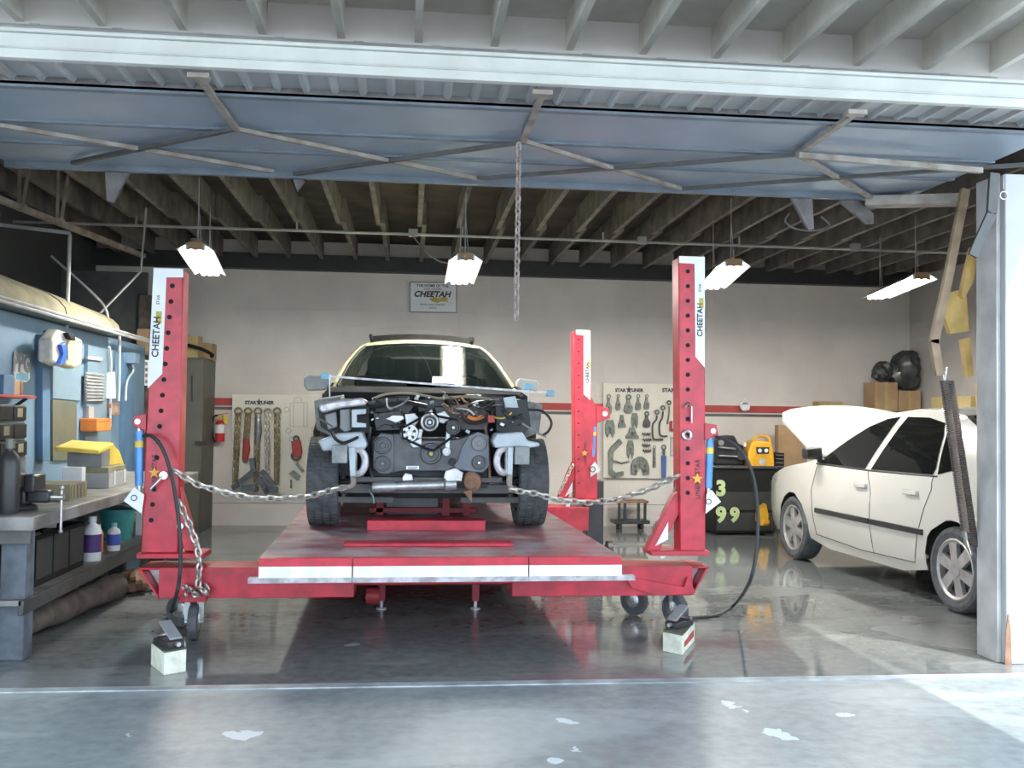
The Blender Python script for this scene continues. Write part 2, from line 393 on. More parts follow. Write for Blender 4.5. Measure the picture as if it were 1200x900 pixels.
# ------------------------------------------------------------------ overhead door
DZ = 2.77
door = thing('overhead_door', 'open grey blue overhead tilt door hanging above the opening', 'garage door', (.5, 5.2, DZ))
k = mb(m_galv); k.box(-2.35, 3.18, 4.5, 5.95, DZ+.015, DZ+.03); k.build('door_panel', door)
k = mb(m_galv_rib); k.box(-2.35, 3.18, 4.24, 4.52, DZ+.055, DZ+.062)
x = -2.3
while x < 3.15:
    k.poly([(x, 4.26, DZ+.055), (x+.012, 4.26, DZ+.036), (x+.03, 4.26, DZ+.036), (x+.042, 4.26, DZ+.055)], (0, .255, 0)); x += .128
k.mat(m_bracket); k.box(-2.35, 3.18, 4.50, 4.515, DZ+.016, DZ+.062); k.build('ribbed_edge', door)
k = mb(m_fascia, .004); k.box(-2.4, 3.2, 4.20, 4.24, DZ+.03, DZ+.135); k.box(-2.4, 3.2, 4.188, 4.20, DZ+.068, DZ+.074); k.box(-2.4, 3.2, 4.18, 4.24, DZ+.135, DZ+.15)
k.build('edge_channel', door)
for yy in (4.515, 5.06, 5.46, 5.93):
    k = mb(m_galvdark); k.box(-2.35, 3.18, yy-.02, yy+.02, DZ+.004 if yy < 5.9 else DZ-.02, DZ+.016); k.build('cross_rail', door)
def dp(px, py): return P(px, py, z=DZ-.012)
zig = [((0, 147), (320, 201)), ((275, 151), (85, 191)), ((275, 151), (565, 211)), ((615, 166), (345, 204)), ((615, 166), (800, 222)), ((935, 181), (560, 209)), ((935, 181), (1023, 233)), ((1200, 193), (800, 221))]
for j, (a, b) in enumerate(zig):
    k = mb(m_rod if j % 2 == 0 else m_darkrod); k.bar(dp(*a), dp(*b), .028, .02); k.build('lattice_brace', door)
for a, b in (((232, 88), (277, 151)), ((636, 108), (613, 166)), ((1005, 131), (933, 182))):
    k = mb(m_rod); p0 = P(a[0], a[1], y=4.25); p1 = dp(*b); k.bar(p0, p1, .03, .02); k.obox(p0+V((0, .02, 0)), .09, .05, .02); k.build('truss_strut', door)
k = mb(m_rod); k.bar(P(1015, 237, z=DZ-.03), P(1135, 234, z=DZ-.06), .12, .06); k.bar(P(935, 182, z=DZ-.04), P(1150, 200, z=DZ-.04), .03, .03); k.build('end_rail', door)
for pts in ([(928, 232), (952, 232), (954, 268), (948, 270), (930, 236)], [(985, 236), (1003, 232), (1024, 250), (1024, 262), (1016, 262)], [(123, 200), (152, 200), (132, 237), (125, 235)], [(342, 205), (357, 212), (348, 224)]):
    k = mb(m_bracket); k.poly(PP(pts, 5.96), (0, .03, 0)); k.build('corner_bracket', door)
k = mb(m_darkrod); k.tube([P(px, py, y=5.97) for px, py in smooth_path([(927, 250, 0), (920, 258, 0), (930, 268, 0), (950, 270, 0), (970, 265, 0), (968, 256, 0)], 4) for px, py in [(px, py)]] if False else smooth_path([P(a, b, y=5.97) for a, b in ((925, 250), (920, 259), (932, 268), (955, 270), (972, 264), (962, 254))], 4), .006, 6); k.build('lift_wire', door)

# pull chain hanging from the door lattice
k = mb(m_darkrod); k.mat(m_rustchain); k.chain([P(608, 168, z=DZ-.05), P(606, 300, y=5.06), P(605, 378, y=5.06)], .045, .006)
tag(k.build('pull_chain'), 'thin rusty pull chain hanging from the middle of the overhead door', 'chain')

# door hardware on the pillar side
hw_ = thing('spring_lever', 'long rusty lever arm with paired springs beside the white pillar', 'door hardware', (3.1, 5.5, 0))
k = mb(m_arm); k.bar(P(1131, 222, y=5.5), P(1110, 330, y=5.5), .05, .03, (0, 1, 0)); k.bar(P(1110, 330, y=5.5), P(1094, 402, y=5.5), .05, .03, (0, 1, 0)); k.bar(P(1094, 398, y=5.5), P(1101, 440, y=5.5), .05, .03, (0, 1, 0)); k.build('lever_arm', hw_)
for a, b, d in (((1106, 446), (1131, 622), 0), ((1113, 446), (1142, 640), .05)):
    k = mb(m_spring); p0, p1 = P(*a, y=5.4+d), P(*b, y=5.4+d); n = 70
    k.cyl(p0, p1, .016, n=8)
    ax = (p1-p0).normalized(); q = ax.orthogonal().normalized(); q2 = ax.cross(q)
    k.tube([p0.lerp(p1, t/(n*8)) + .021*(cos(2*pi*t/8)*q+sin(2*pi*t/8)*q2) for t in range(n*8+1)], .0055, 5); k.build('coil_spring', hw_)
k = mb(m_steel); k.cyl(P(1104, 428, y=5.5), P(1107, 450, y=5.5), .006, n=6); k.cyl(P(1110, 430, y=5.5), P(1107, 450, y=5.5), .006, n=6); k.build('spring_hook', hw_)
k = mb(m_steel); k.cyl(P(1131, 620, y=5.5), P(1135, 640, y=5.5), .02, n=10); k.cyl(P(1133, 630, y=5.5), P(1139, 650, y=5.4), .007, n=6); k.build('spring_hook', hw_)
hw2 = thing('bracket_arm', 'dark bent arm and ochre bracket plate bolted beside the pillar top', 'door hardware', (3.2, 5.54, 1.9))
k = mb(m_darkrod); 
for a, b in (((1165, 203), (1162, 250)), ((1162, 250), (1146, 285)), ((1146, 285), (1140, 300))): k.bar(P(*a, y=5.17), P(*b, y=5.17), .055, .02, (0, 1, 0))
k.build('bent_arm', hw2)
k = mb(m_ochre); k.poly(PP([(1139, 290), (1148, 285), (1141, 330), (1130, 350), (1127, 345), (1132, 320)], 5.52), (0, .04, 0)); k.build('upper_plate', hw2)
k = mb(m_ochre); k.poly(PP([(1112, 343), (1132, 338), (1136, 388), (1114, 391), (1108, 372)], 5.56), (0, .04, 0)); k.build('bracket_plate', hw2)
k = mb(m_ochre); k.poly(PP([(1128, 398), (1137, 395), (1141, 440), (1134, 442)], 5.56), (0, .04, 0)); k.build('lower_plate', hw2)

# left-hand door track and hangers
tr = thing('door_track', 'steel door track with hanger straps at upper left', 'door hardware', (-2.2, 7.0, 2.9))
k = mb(m_rod); k.bar(P(-30, 222, z=2.86), P(168, 300, z=2.86), .05, .04); k.build('track', tr)
for a, b in (((28, 183), (25, 243)), ((66, 192), (70, 260))):
    k = mb(m_rod); p = P(*b, z=2.86); k.bar((p.x-.02, p.y, 3.4), p+V((-.02, 0, 0)), .022, .012); k.bar((p.x+.035, p.y+.1, 3.4), p+V((.01, 0, 0)), .022, .012); k.obox(p, .06, .06, .05); k.build('hanger_strap', tr)

# ------------------------------------------------------------------ conduits
k = mb(m_slotgrey); k.tube([(-6, 5.06, 3.262), (3.2, 5.06, 3.242)], .016, 8)
for x in [-2.3+.4*i for i in range(14)]: k.obox((x+.01, 5.09, 3.258-.002*x), .05, .05, .03)
tag(k.build('conduit_pipe'), 'white conduit pipe clipped along the header under the awning', 'pipe')
k = mb(m_slotgrey); k.tube([(XL, 9.55, 3.10), (0, 9.6, 3.11), (XR, 9.6, 3.10)], .014, 8)
for p in ((484, 276), (1002, 294), (752, 284)): q = P(*p, y=9.58); k.obox((q.x, 9.58, 3.12), .09, .06, .07)
for x in (-2.6, -1.1, .5, 1.9, 3.3, 4.8): k.box(x-.008, x+.008, 9.58, 9.6, 3.1, 3.19)
tag(k.build('conduit_pipe'), 'grey conduit running across the joists halfway back', 'pipe')
k = mb(m_slotgrey); k.tube([(XL, 8.2, 2.86), P(82, 273, y=8.2), P(82, 276, y=8.2), P(78, 385, y=8.2)], .016, 8)
tag(k.build('conduit_pipe'), 'grey conduit dropping down to the blue booth at left', 'pipe')
k = mb(m_slotgrey); k.tube(smooth_path([P(60, 300, y=9.2), P(110, 345, y=9.2), P(125, 365, y=9.2), P(127, 390, y=9.2)]), .012, 6); k.tube([P(165, 318, y=9.2), P(100, 385, y=9.2)], .010, 6)
k.tube([P(165, 318, y=9.2), (P(170, 300, y=9.2).x, 9.2, 3.2)], .010, 6)
tag(k.build('conduit_pipe'), 'crossing bent cables in front of the dark left wall', 'cable')
k = mb(m_slotgrey); k.tube(smooth_path([P(484, 277, y=9.5), P(505, 300, y=9.0), P(525, 308, y=8.3), P(545, 300, y=7.6)]), .006, 6)
tag(k.build('lamp_cable'), 'slack cable from the ceiling conduit to the middle shop light', 'cable')

# ------------------------------------------------------------------ shop lights
LZ, LK = 2.60, 1.136
def shop_light(name, label):
    t = thing(name, label, 'ceiling light', (0, 0, LZ), 0, 'fluorescent shop lights')
    k = mb(m_reflector)
    sec = [(-.125, .0), (-.05, .055), (.05, .055), (.125, .0), (.118, .0), (.045, .048), (-.045, .048), (-.118, .0)]
    k.loft([[(a*1.12, y, b) for a, b in sec] for y in (-.72, .72)]); k.build('reflector', t, local=True)
    for y in (-.735, .72): k = mb(m_wood, .003); k.box(-.06, .06, y, y+.015, .0, .06); k.build('end_cap', t, local=True)
    for a in (-.06, .0, .06):
        k = mb(m_lamp); k.cyl((a, -.70, .018), (a, .70, .018), .021, n=10); k.build('tube', t, local=True)
    for y in (-.72, .705): k = mb(m_whiteplastic); k.box(-.076, .076, y, y+.015, .02, .05); k.poly([(-.076, y, -.004), (-.044, y, -.004), (-.044, y, .02), (-.016, y, .02), (-.016, y, -.004), (.016, y, -.004), (.016, y, .02), (.044, y, .02), (.044, y, -.004), (.076, y, -.004), (.076, y, .02), (-.076, y, .02)], (0, .015, 0)); k.build('lamp_socket', t, local=True)
    for y in (-.55, .55):
        k = mb(m_slotgrey); k.cyl((0, y, .05), (0, y, .60), .004, n=5); k.cyl((0, y, .40), (.03, y, .05), .003, n=5); k.build('hanger_chain', t, local=True)
    return t
l0 = shop_light('shop_light', 'lit shop light above the left red column')
def setl(o, a, b, label):
    p, q = V(a), V(b); o.location = ((p.x+q.x)/2*LK, (p.y+q.y)/2*LK, LZ); o.rotation_euler = (0, 0, atan2(-(q.x-p.x), q.y-p.y)); o['label'] = label
setl(l0, (-1.45, 6.75), (-1.62, 8.2), l0['label'])
for a, b, lb in (((.388, 6.94), (.406, 8.23), 'lit shop light in the middle, beside the framed wall sign'), ((2.305, 6.77), (2.55, 8.17), 'lit shop light just right of the tall right column'), ((3.92, 7.1), (4.2, 8.56), 'rightmost lit shop light beside the white pillar')):
    setl(copy_tree(l0, (0, 0, 0), 0, lb), a, b, lb)

# ------------------------------------------------------------------ vehicle frame rack
DK = .565
D1, D2 = P(303, 653, z=DK), P(722, 648.5, z=DK)
RZ = radians(1.2)
rack = thing('frame_rack', 'large red frame straightening rack with deck, towers and casters', 'vehicle lift', ((D1.x+D2.x)/2, D1.y+.3, 0), RZ)
RM = MAT[rack.name]
def rl(x, y, z): return V((x, y, z))
hwd = (D2-D1).length/2
k = mb(m_redworn, .004); k.box(-hwd, hwd, -.28, 4.9, DK-.05, DK); k.build('deck', rack, local=True)
k = mb(m_reddark, .006)
for x in (-hwd+.08, hwd-.08): k.box(x-.06, x+.06, .6, 4.8, .28, DK-.05)
for y in (.35, 2.2, 4.2): k.box(-hwd+.1, hwd-.1, y, y+.12, .3, DK-.052)
k.build('deck_frame', rack, local=True)
xs = [-hwd, P(412, 665, y=D1.y).x-rack.location.x, P(618, 665, y=D1.y).x-rack.location.x, hwd]
for a, b in zip(xs, xs[1:]):
    k = mb(m_red, .003); k.box(a+.002, b-.002, -.32, -.28, DK-.045, DK)
    fl = k.build('front_flap', rack, local=True)
    k = mb(m_strip); k.box(a+.004, b-.004, -.326, -.28, DK-.105, DK-.045); k.build('white_strip', fl, local=True)
    k = mb(m_lip); k.prism([(-.345, DK-.13), (-.28, DK-.13), (-.28, DK-.105), (-.328, DK-.105)], 'x', a+.001 if a > -hwd else a-.05, b-.001 if b < hwd else b+.07); k.build('lip_edge', fl, local=True)
YB = 5.95
xa, xb = P(186, 675, y=YB).x, P(812, 672, y=YB).x
xa0, xb0 = P(163, 655, y=YB).x, P(830, 652, y=YB).x
xm0, xm1 = P(415, 690, y=YB).x, P(600, 688, y=YB).x
zb0, zb1 = .255, .435
for nm, a, b, e, sgn in (('cross_beam', xa, xm0, xa0, -1), ('cross_beam', xm1, xb, xb0, 1)):
    k = mb(m_red, .004); k.box(a, b, YB, YB+.26, zb0, zb1)
    end = a if sgn < 0 else b
    k.box(min(e, end), max(e, end), YB-.015, YB+.26, zb1-.012, zb1)
    k.poly([(e, YB-.01, zb1-.012), (end, YB-.01, zb0), (end, YB-.01, zb0+.02), (e-sgn*.018, YB-.01, zb1-.012)], (0, .27, 0))
    k.mat(m_lip); k.poly([(e-sgn*.02, YB+.1, zb1-.012), (end, YB+.1, zb1-.012), (end, YB+.1, zb0+.02)], (0, .01, 0))
    k.build(nm, rack)
k = mb(m_red, .004); k.box(xm0-.02, xm1+.02, YB+.02, YB+.24, .33, .432); k.build('middle_beam', rack)
# base plates and towers
m_holes = m_black
def tower(face, decal, y, depth, holes, base, txt_px, label_h, white):
    k = mb(m_red, .006); k.poly(PP(face, y), (0, depth, 0))
    col = k.build('tower', rack)
    for (hx, hy, r) in holes:
        k = mb(m_black); p = P(hx, hy, y=y); k.cyl(p+V((0, -.003, 0)), p+V((0, .02, 0)), pxw(r, y), n=12); k.build('bolt_hole', col)
    k = mb(m_whiteplastic); k.poly(PP(decal, y-.006), (0, .0055, 0)); dc = k.build('decal', col)
    k = mb(m_ink); 
    a, b = P(*txt_px[0], y=y-.008), P(*txt_px[1], y=y-.008); up = (b-a).normalized(); left = V((0, 1, 0)).cross(up)
    mid = a.lerp(b, .5); L = (b-a).length
    k.text('CHEETAH', a.lerp(b, .37), up, left*-1 if left.x > 0 else left, label_h, .001, bold=.001); k.text('STAR', a.lerp(b, .92), up, left*-1 if left.x > 0 else left, label_h*.45, .001)
    k.mat(m_gold); c = a.lerp(b, .66); k.obox(c+V((pxw(-1.5, y), 0, 0)), label_h*.6, .002, label_h*1.3); k.build('lettering', dc)
    if base:
        k = mb(m_red, .004); k.box(base[0], base[1], y-.03, y+depth+.05, base[2]-.03, base[2]); k.build('base_plate', rack)
    return col
YT = 6.0
lh = [(202-(j*1.65), 335+j*18.3, 2.7) for j in range(16)]
bz = P(186, 648, y=YT).z
tL = tower([(180, 315), (215, 316), (208, 648), (165, 648)], [(180, 314), (214.5, 315), (214.5, 325), (195, 325), (190, 438), (173, 455)], YT, .15, lh, (P(161, 650, y=YT).x, P(240, 650, y=YT).x, bz), ((181.5, 424), (186, 345)), .055, None)
rh = [(806, 318+j*17.3, 2.6) for j in range(16)]
tR = tower([(795, 301), (826, 302), (827, 646), (797, 646)], [(796, 300), (826, 301), (826, 431), (815, 418), (814, 309), (796, 308)], YT, .15, rh, (P(762, 646, y=YT).x, P(830, 646, y=YT).x, P(800, 645, y=YT).z), ((820.5, 400), (820.5, 332)), .048, None)
YR = 9.0
rr_ = [(678, 398+j*14, 1.0) for j in range(13)]
tB = tower([(672, 388), (691, 388), (693, 465), (700, 480), (700, 585), (674, 585)], [(675, 386), (692, 387), (692, 469), (684, 462), (684, 393), (675, 392)], YR, .17, rr_, (P(668, 588, y=YR).x, P(704, 588, y=YR).x, P(680, 585, y=YR).z), ((688.5, 450), (688.5, 415)), .042, None)
# braces with gussets
for pts, y, gus in (([(207, 560), (212, 575), (232, 646), (216, 646), (207, 612)], YT+.03, [(199, 610), (212, 640), (199, 627)]),
                    ([(797, 575), (797, 600), (772, 646), (757, 646), (790, 580)], YT+.03, [(768, 640), (783, 612), (783, 632)]),
                    ([(672, 540), (674, 560), (665, 586), (653, 586), (665, 555)], YR+.03, [(662, 582), (671, 565), (671, 576)])):
    k = mb(m_red, .004); k.poly(PP(pts, y), (0, .09, 0)); br = k.build('brace', rack)
    k = mb(m_whiteplastic); k.poly(PP(gus, y-.012), (0, .01, 0)); k.build('gusset_plate', br)
    k = mb(m_steel); p = P(sum(q[0] for q in gus)/3 + (9 if gus[0][0] < 300 else -3), gus[0][1]+(6 if gus[0][0] < 300 else 10), y=y); k.cyl(p+V((0, -.03, 0)), p, .02, n=10); k.build('pin', br)
# hydraulic rams
def ram(bx, by, x0, y0, x1, y1, r, y, tagpts, mirror):
    k = mb(m_ramblue); p0, p1 = P(x0, y0, y=y), P(x1, y1, y=y); k.cyl(p0, p1, r)
    o = k.build('hydraulic_ram', rack)
    k = mb(m_yellow); k.cyl(p0.lerp(p1, .18), p0.lerp(p1, .30), r*1.04); k.build('yellow_band', o)
    k = mb(m_steel); k.cyl(p1, p1.lerp(p0, -.10), r*.6); k.cyl(p0, p0.lerp(p1, -.10), r*.6); k.build('ram_rod', o)
    k = mb(m_red, .003); s_ = -1 if not mirror else 1
    k.poly(PP([(bx, by-8), (bx+s_*14, by-6), (bx+s_*16, by+6), (bx, by+12)], y-.03), (0, .06, 0)); bk = k.build('ram_bracket', rack)
    k = mb(m_steel); q = P(bx+s_*10, by+1, y=y-.035); k.cyl(q, q+V((0, .02, 0)), pxw(3.2, y), n=12); k.build('bracket_bolt', bk)
    k = mb(m_whiteplastic); k.poly(PP(tagpts, y-.05), (0, .003, 0)); tg = k.build('safety_tag', rack)
    k = mb(m_ink); c = P((tagpts[0][0]+tagpts[2][0])/2, (tagpts[0][1]+tagpts[2][1])/2, y=y-.052); k.torus(c, pxw(3, y), pxw(.5, y), (0, 1, 0)); k.build('printed_mark', tg)
ram(171, 493, 163, 505, 163, 569, pxw(4.5, YT), YT+.02, [(145, 587), (157, 571), (169, 580), (166, 602)], False)
ram(826, 504, 832, 514, 830, 572, pxw(4.5, YT), YT+.02, [(827, 602), (828, 579), (834, 574), (845, 588)], True)
ram(699, 484, 697, 500, 695, 535, pxw(3, YR), YR+.02, [(692, 559), (692, 547), (697, 541), (704, 551)], True)
# stars and small marks on the towers
for cx, cy, s_, y, vx in ((181, 554, 6.5, YT, 181), (817, 561, 7, YT, 818), (685, 531, 4, YR, 686)):
    k = mb(m_orangestar); c = P(cx, cy, y=y-.004); R = pxw(s_, y)
    k.poly([c + V((R*(1 if j % 2 == 0 else .42)*sin(pi*j/5), 0, R*(1 if j % 2 == 0 else .42)*cos(pi*j/5))) for j in range(10)], (0, -.004, 0)); st = k.build('star_decal', rack)
    k = mb(m_ink)
    for t, sg in (('STAR', 1), ('LINER', -1)): k.text(t, P(vx, cy-sg*s_*2.0, y=y-.004), (0, 0, 1), (-1, 0, 0), R*1.1, .001)
    k.build('star_lettering', st)
k = mb(m_steel); a, b = P(192, 557, y=YT-.05), P(176, 573, y=YT-.08); k.cyl(a, b, .009); k.cyl(a+V((0, -.01, 0)), a+V((0, .05, 0)), .024); k.build('lock_pin', rack)
k = mb(m_steel); a, b = P(807, 475, y=YT-.03), P(811, 496, y=YT-.03); k.tube([P(803, 478, y=YT-.03), P(806, 473, y=YT-.03), P(811, 476, y=YT-.03), b], .006, 6); k.torus(P(805, 510, y=YT-.01), .025, .01, (0, 1, 0)); k.build('lock_pin', rack)
# rear cross beam
k = mb(m_red, .004); k.box(P(640, 600, y=YR-.05).x, P(690, 600, y=YR-.05).x, YR-.05, YR+.25, .30, P(680, 590, y=YR).z-.03); k.build('rear_beam', rack)
k = mb(m_blkplastic, .006); q = P(694, 590, y=YR+.1); k.box(q.x-.06, q.x+.10, YR+.05, YR+.3, .02, .75); k.cyl((q.x+.13, YR+.05, .1), (q.x+.18, YR+.05, .1), .1); k.build('pump_housing', rack)
# jack bars lying on the deck (across the middle)
k = mb(m_red, .004); a, b = P(430, 622, z=DK), P(568, 621, z=DK); k.box(a.x, b.x, a.y, a.y+.16, DK, DK+.07); k.build('jack_bar', rack)
k = mb(m_red, .004); a, b = P(402, 641, z=DK), P(600, 639, z=DK); k.box(a.x, b.x, a.y+.0, a.y+.15, DK, DK+.022); k.build('jack_bar', rack)
k = mb(m_reddark, .004); a, b = P(400, 607, z=DK), P(590, 606, z=DK)
k.box(a.x+.1, b.x-.1, a.y+.2, a.y+.3, DK+.17, DK+.23); k.box(a.x+.2, b.x-.2, a.y+.2, a.y+.26, DK+.02, DK+.06)
for x in (a.x+.28, b.x-.44, b.x-.28): k.box(x-.03, x+.03, a.y+.2, a.y+.3, DK, DK+.2)
k.mat(m_grey); k.box(a.x+.33, b.x-.5, a.y+.3, a.y+.34, DK, DK+.17)
k.build('cross_stand', rack)
# legs under the middle
for px in (447, 557):
    p = P(px, 714, z=0); k = mb(m_reddark, .003); k.box(p.x-.025, p.x+.025, p.y-.025, p.y+.025, .06, .5); k.mat(m_lip); k.cyl((p.x, p.y, 0), (p.x, p.y, .06), .012, n=8); k.lathe([(.035, 0), (.035, .012)], p); k.build('support_leg', rack)
p = P(440, 700, z=.1); k = mb(m_reddark); k.cyl((p.x-.06, p.y-.1, .13), (p.x+.03, p.y-.1, .13), .055); k.build('jack_roller', rack)
# casters
def caster(px, py, turn, axis_px=None, r=.105):
    p = P(px, py, z=0); k = mb(m_red, .003); k.box(p.x-.075, p.x+.075, p.y-.075, p.y+.085, .235, .25); cs = k.build('caster', rack)
    ax = V((cos(turn), sin(turn), 0)); c = V((p.x, p.y, r+.002))
    k = mb(m_rubber); k.lathe([(r*.6, -.026), (r*.93, -.026), (r, -.012), (r, .012), (r*.93, .026), (r*.6, .026)], c, ax, 24); k.mat(m_steel); k.lathe([(.01, -.03), (r*.42, -.03), (r*.6, -.02), (r*.6, .02), (r*.42, .03), (.01, .03)], c, ax, 20); k.build('caster_wheel', cs)
    k = mb(m_steel)
    for s_ in (-1, 1): k.bar(c+ax*s_*.04, V((p.x, p.y, .235))+ax*s_*.04, .012, .03, ax)
    k.cyl(c-ax*.052, c+ax*.052, .014, n=10); k.build('caster_fork', cs)
caster(227, 750, 0.05); caster(213, 735, 1.2); caster(791, 733, .5); caster(743, 721, .75)
# bracket flanges that flare at the caster mounts
for pts in ([(733, 676), (740, 688), (770, 698), (816, 695), (806, 676), (802, 688)], [(211, 690), (217, 686), (222, 694), (238, 694), (244, 687), (240, 706), (211, 704)]):
    k = mb(m_red); k.poly(PP(pts, YB-.03), (0, .02, 0)); k.build('caster_mount', rack)

# ------------------------------------------------------------------ pull chains from the towers to the car
def chain_thing(pts, label, link=.062, r=.0075, m=m_chain, extra=None, name='pull_chain'):
    k = mb(m); k.chain(pts, link, r)
    if extra: extra(k)
    return tag(k.build(name), label, 'chain')
chain_thing([P(204, 551, y=5.97), P(232, 568, y=6.0), P(265, 578, y=6.05), P(300, 584, y=6.1), P(330, 584, y=6.15), P(360, 582, y=6.2), P(390, 574, y=6.25), P(412, 569, y=6.3)], 'steel chain stretched from the left tower to the left frame horn')
chain_thing([P(597, 574, y=6.3), P(625, 578, y=6.25), P(655, 586, y=6.2), P(690, 589, y=6.15), P(725, 585, y=6.08), P(760, 574, y=6.02), P(796, 557, y=5.97)], 'steel chain stretched from the right frame horn to the right tower')
def pile(k):
    c = P(229, 692, y=5.9)
    for j in range(16): k.torus(c+V((random.uniform(-.07, .07), random.uniform(-.04, .04), random.uniform(-.02, .03))), .018, .007, V((random.random(), random.random(), random.random())), 10, 5, stretch=None)
chain_thing([P(208, 585, y=5.93), P(222, 615, y=5.92), P(231, 640, y=5.91), P(234, 660, y=5.9), P(232, 690, y=5.9)], 'slack chain hanging down the left tower to a small heap', extra=pile)
chain_thing([P(797, 560, y=6.1), P(785, 595, y=6.1), P(768, 615, y=6.1), P(762, 640, y=6.1)], 'loose chain hanging beside the right tower brace', .05, .006)
chain_thing([P(671, 545, y=8.9), P(664, 560, y=8.9), P(654, 580, y=8.9)], 'short chain hanging on the rear tower brace', .05, .006)

# hoses
k = mb(m_hose); k.tube(smooth_path([P(168, 511, y=5.94), P(178, 511, y=5.9), P(190, 525, y=5.88), P(200, 553, y=5.87), P(207, 590, y=5.87), P(211, 630, y=5.85), P(211, 670, y=5.85), P(206, 700, y=5.86), P(197, 723, z=.0), ], 8)[:-1]+[P(197, 722, z=.012)], .011, 8)
tag(k.build('hydraulic_hose'), 'black hose drooping down in front of the left tower', 'hose')
k = mb(m_hose); k.tube(smooth_path([P(838, 512, y=5.98), P(850, 515, y=5.95), P(868, 528, y=5.92), P(882, 556, y=5.9), P(888, 600, y=5.9), P(886, 650, y=5.9), P(877, 685, y=5.95), P(860, 709, z=.03), P(838, 721, z=.012), P(808, 724, z=.012)], 8), .011, 8)
tag(k.build('hydraulic_hose'), 'black hose looping down from the right tower to the floor', 'hose')

# foot pumps on boxes
def pump_box(pts_base, h, label_box, label_pump, red):
    a, b, c_ = [P(*q, z=0) for q in pts_base]; d = a+c_-b
    k = mb(M('pump box paint', (.74, .74, .62), .55, scale=18, var=.15), .004); k.poly([a, b, c_, d], (0, 0, h)); o = k.build('foot_pump_box')
    k = mb(m_olive); k.poly([p+V((0, 0, h)) for p in (a, b, c_, d)], (0, 0, .006)); 
    bx = tag(o, label_box, 'box'); k.build('box_rim', bx)
    if red:
        k = mb(m_stripe); n = (c_-b).normalized().cross(V((0, 0, 1))); e = (c_-b)
        k.poly([b+e*.12+n*.002+V((0, 0, h*.35)), b+e*.85+n*.002+V((0, 0, h*.35)), b+e*.85+n*.002+V((0, 0, h*.7)), b+e*.12+n*.002+V((0, 0, h*.6))], n*.003); k.build('red_sticker', bx)
    return a, b, c_, d
a, b, c_, d = pump_box([(176.5, 779), (192, 792), (218, 787)], .115, 'small cream box on the floor under the left foot pump', '', False)
def foot_pump(label, o, xd, h):
    xd = V(xd).normalized(); yd = V((0, 0, 1)).cross(xd); o = V(o)+V((0, 0, h+.006))
    f = lambda u, v, z: o+xd*u+yd*v+V((0, 0, z))
    t = thing('foot_pump', label, 'foot pump', o)
    k = mb(m_blkplastic, .006); k.poly([f(-.045, -.085, 0), f(.045, -.085, 0), f(.045, .085, 0), f(-.045, .085, 0)], (0, 0, .035)); k.build('pump_body', t)
    k = mb(m_grey, .005); k.poly([f(-.035, -.08, .04), f(.035, -.08, .04), f(.035, -.08, .052), f(-.035, -.08, .052)], f(0, .13, .07)-f(0, 0, 0)); k.build('pedal', t)
    k = mb(m_steel); k.cyl(f(-.045, .06, .045), f(.045, .06, .045), .012); k.cyl(f(.0, -.085, .02), f(0, -.11, .02), .012); k.build('fitting', t)
foot_pump('black foot pump pedal on the cream box under the left tower', (a+c_)/2, (b-a).cross(V((0, 0, 1))) if False else (c_-b), .115)
a, b, c_, d = pump_box([(776.5, 763), (800, 768), (814, 751)], .11, 'small cream box with red sticker on the floor at right', '', True)
foot_pump('dark foot pump pedal on the red stickered box', (a+c_)/2, (b-a), .11)

# ------------------------------------------------------------------ car helpers
def side_panel(k, outline, hwf, sgn, cuts_y, cuts_z, off=0.0):
    """outline in (y,z); x is given by the body width there"""
    b = bmesh.new(); vs = [b.verts.new((0, y, z)) for y, z in outline]; b.faces.new(vs)
    bmesh.ops.triangulate(b, faces=b.faces[:])
    for y in cuts_y: bmesh.ops.bisect_plane(b, geom=b.verts[:]+b.edges[:]+b.faces[:], plane_co=(0, y, 0), plane_no=(0, 1, 0))
    for z in cuts_z: bmesh.ops.bisect_plane(b, geom=b.verts[:]+b.edges[:]+b.faces[:], plane_co=(0, 0, z), plane_no=(0, 0, 1))
    b.verts.ensure_lookup_table(); b.verts.index_update()
    nv = k.vs([(sgn*(hwf(v.co.y, v.co.z)+off), v.co.y, v.co.z) for v in b.verts])
    for f in b.faces: k.face([nv[v.index] for v in f.verts])
    b.free(); return k
def top_strip(k, line, hwf, n=10, crown=.02, inset=0):
    rings = []
    for y, z in line:
        h = hwf(y, z)-inset; rings.append([(h*(2*j/n-1), y, z+crown*(1-(2*j/n-1)**2)) for j in range(n+1)])
    return k.loft(rings, closed=False, cap=False)
def arch(cy, cz, r, a0, a1, n=14): return [(cy+r*cos(a0+(a1-a0)*i/n), cz+r*sin(a0+(a1-a0)*i/n)) for i in range(n+1)]
def lerp_tab(tab, v):
    if v <= tab[0][0]: return tab[0][1]
    for (a, b), (c, d) in zip(tab, tab[1:]):
        if v <= c: return b+(d-b)*(v-a)/(c-a)
    return tab[-1][1]
frange = lambda a, b, s: [a+s*i for i in range(int((b-a)/s)+1)]

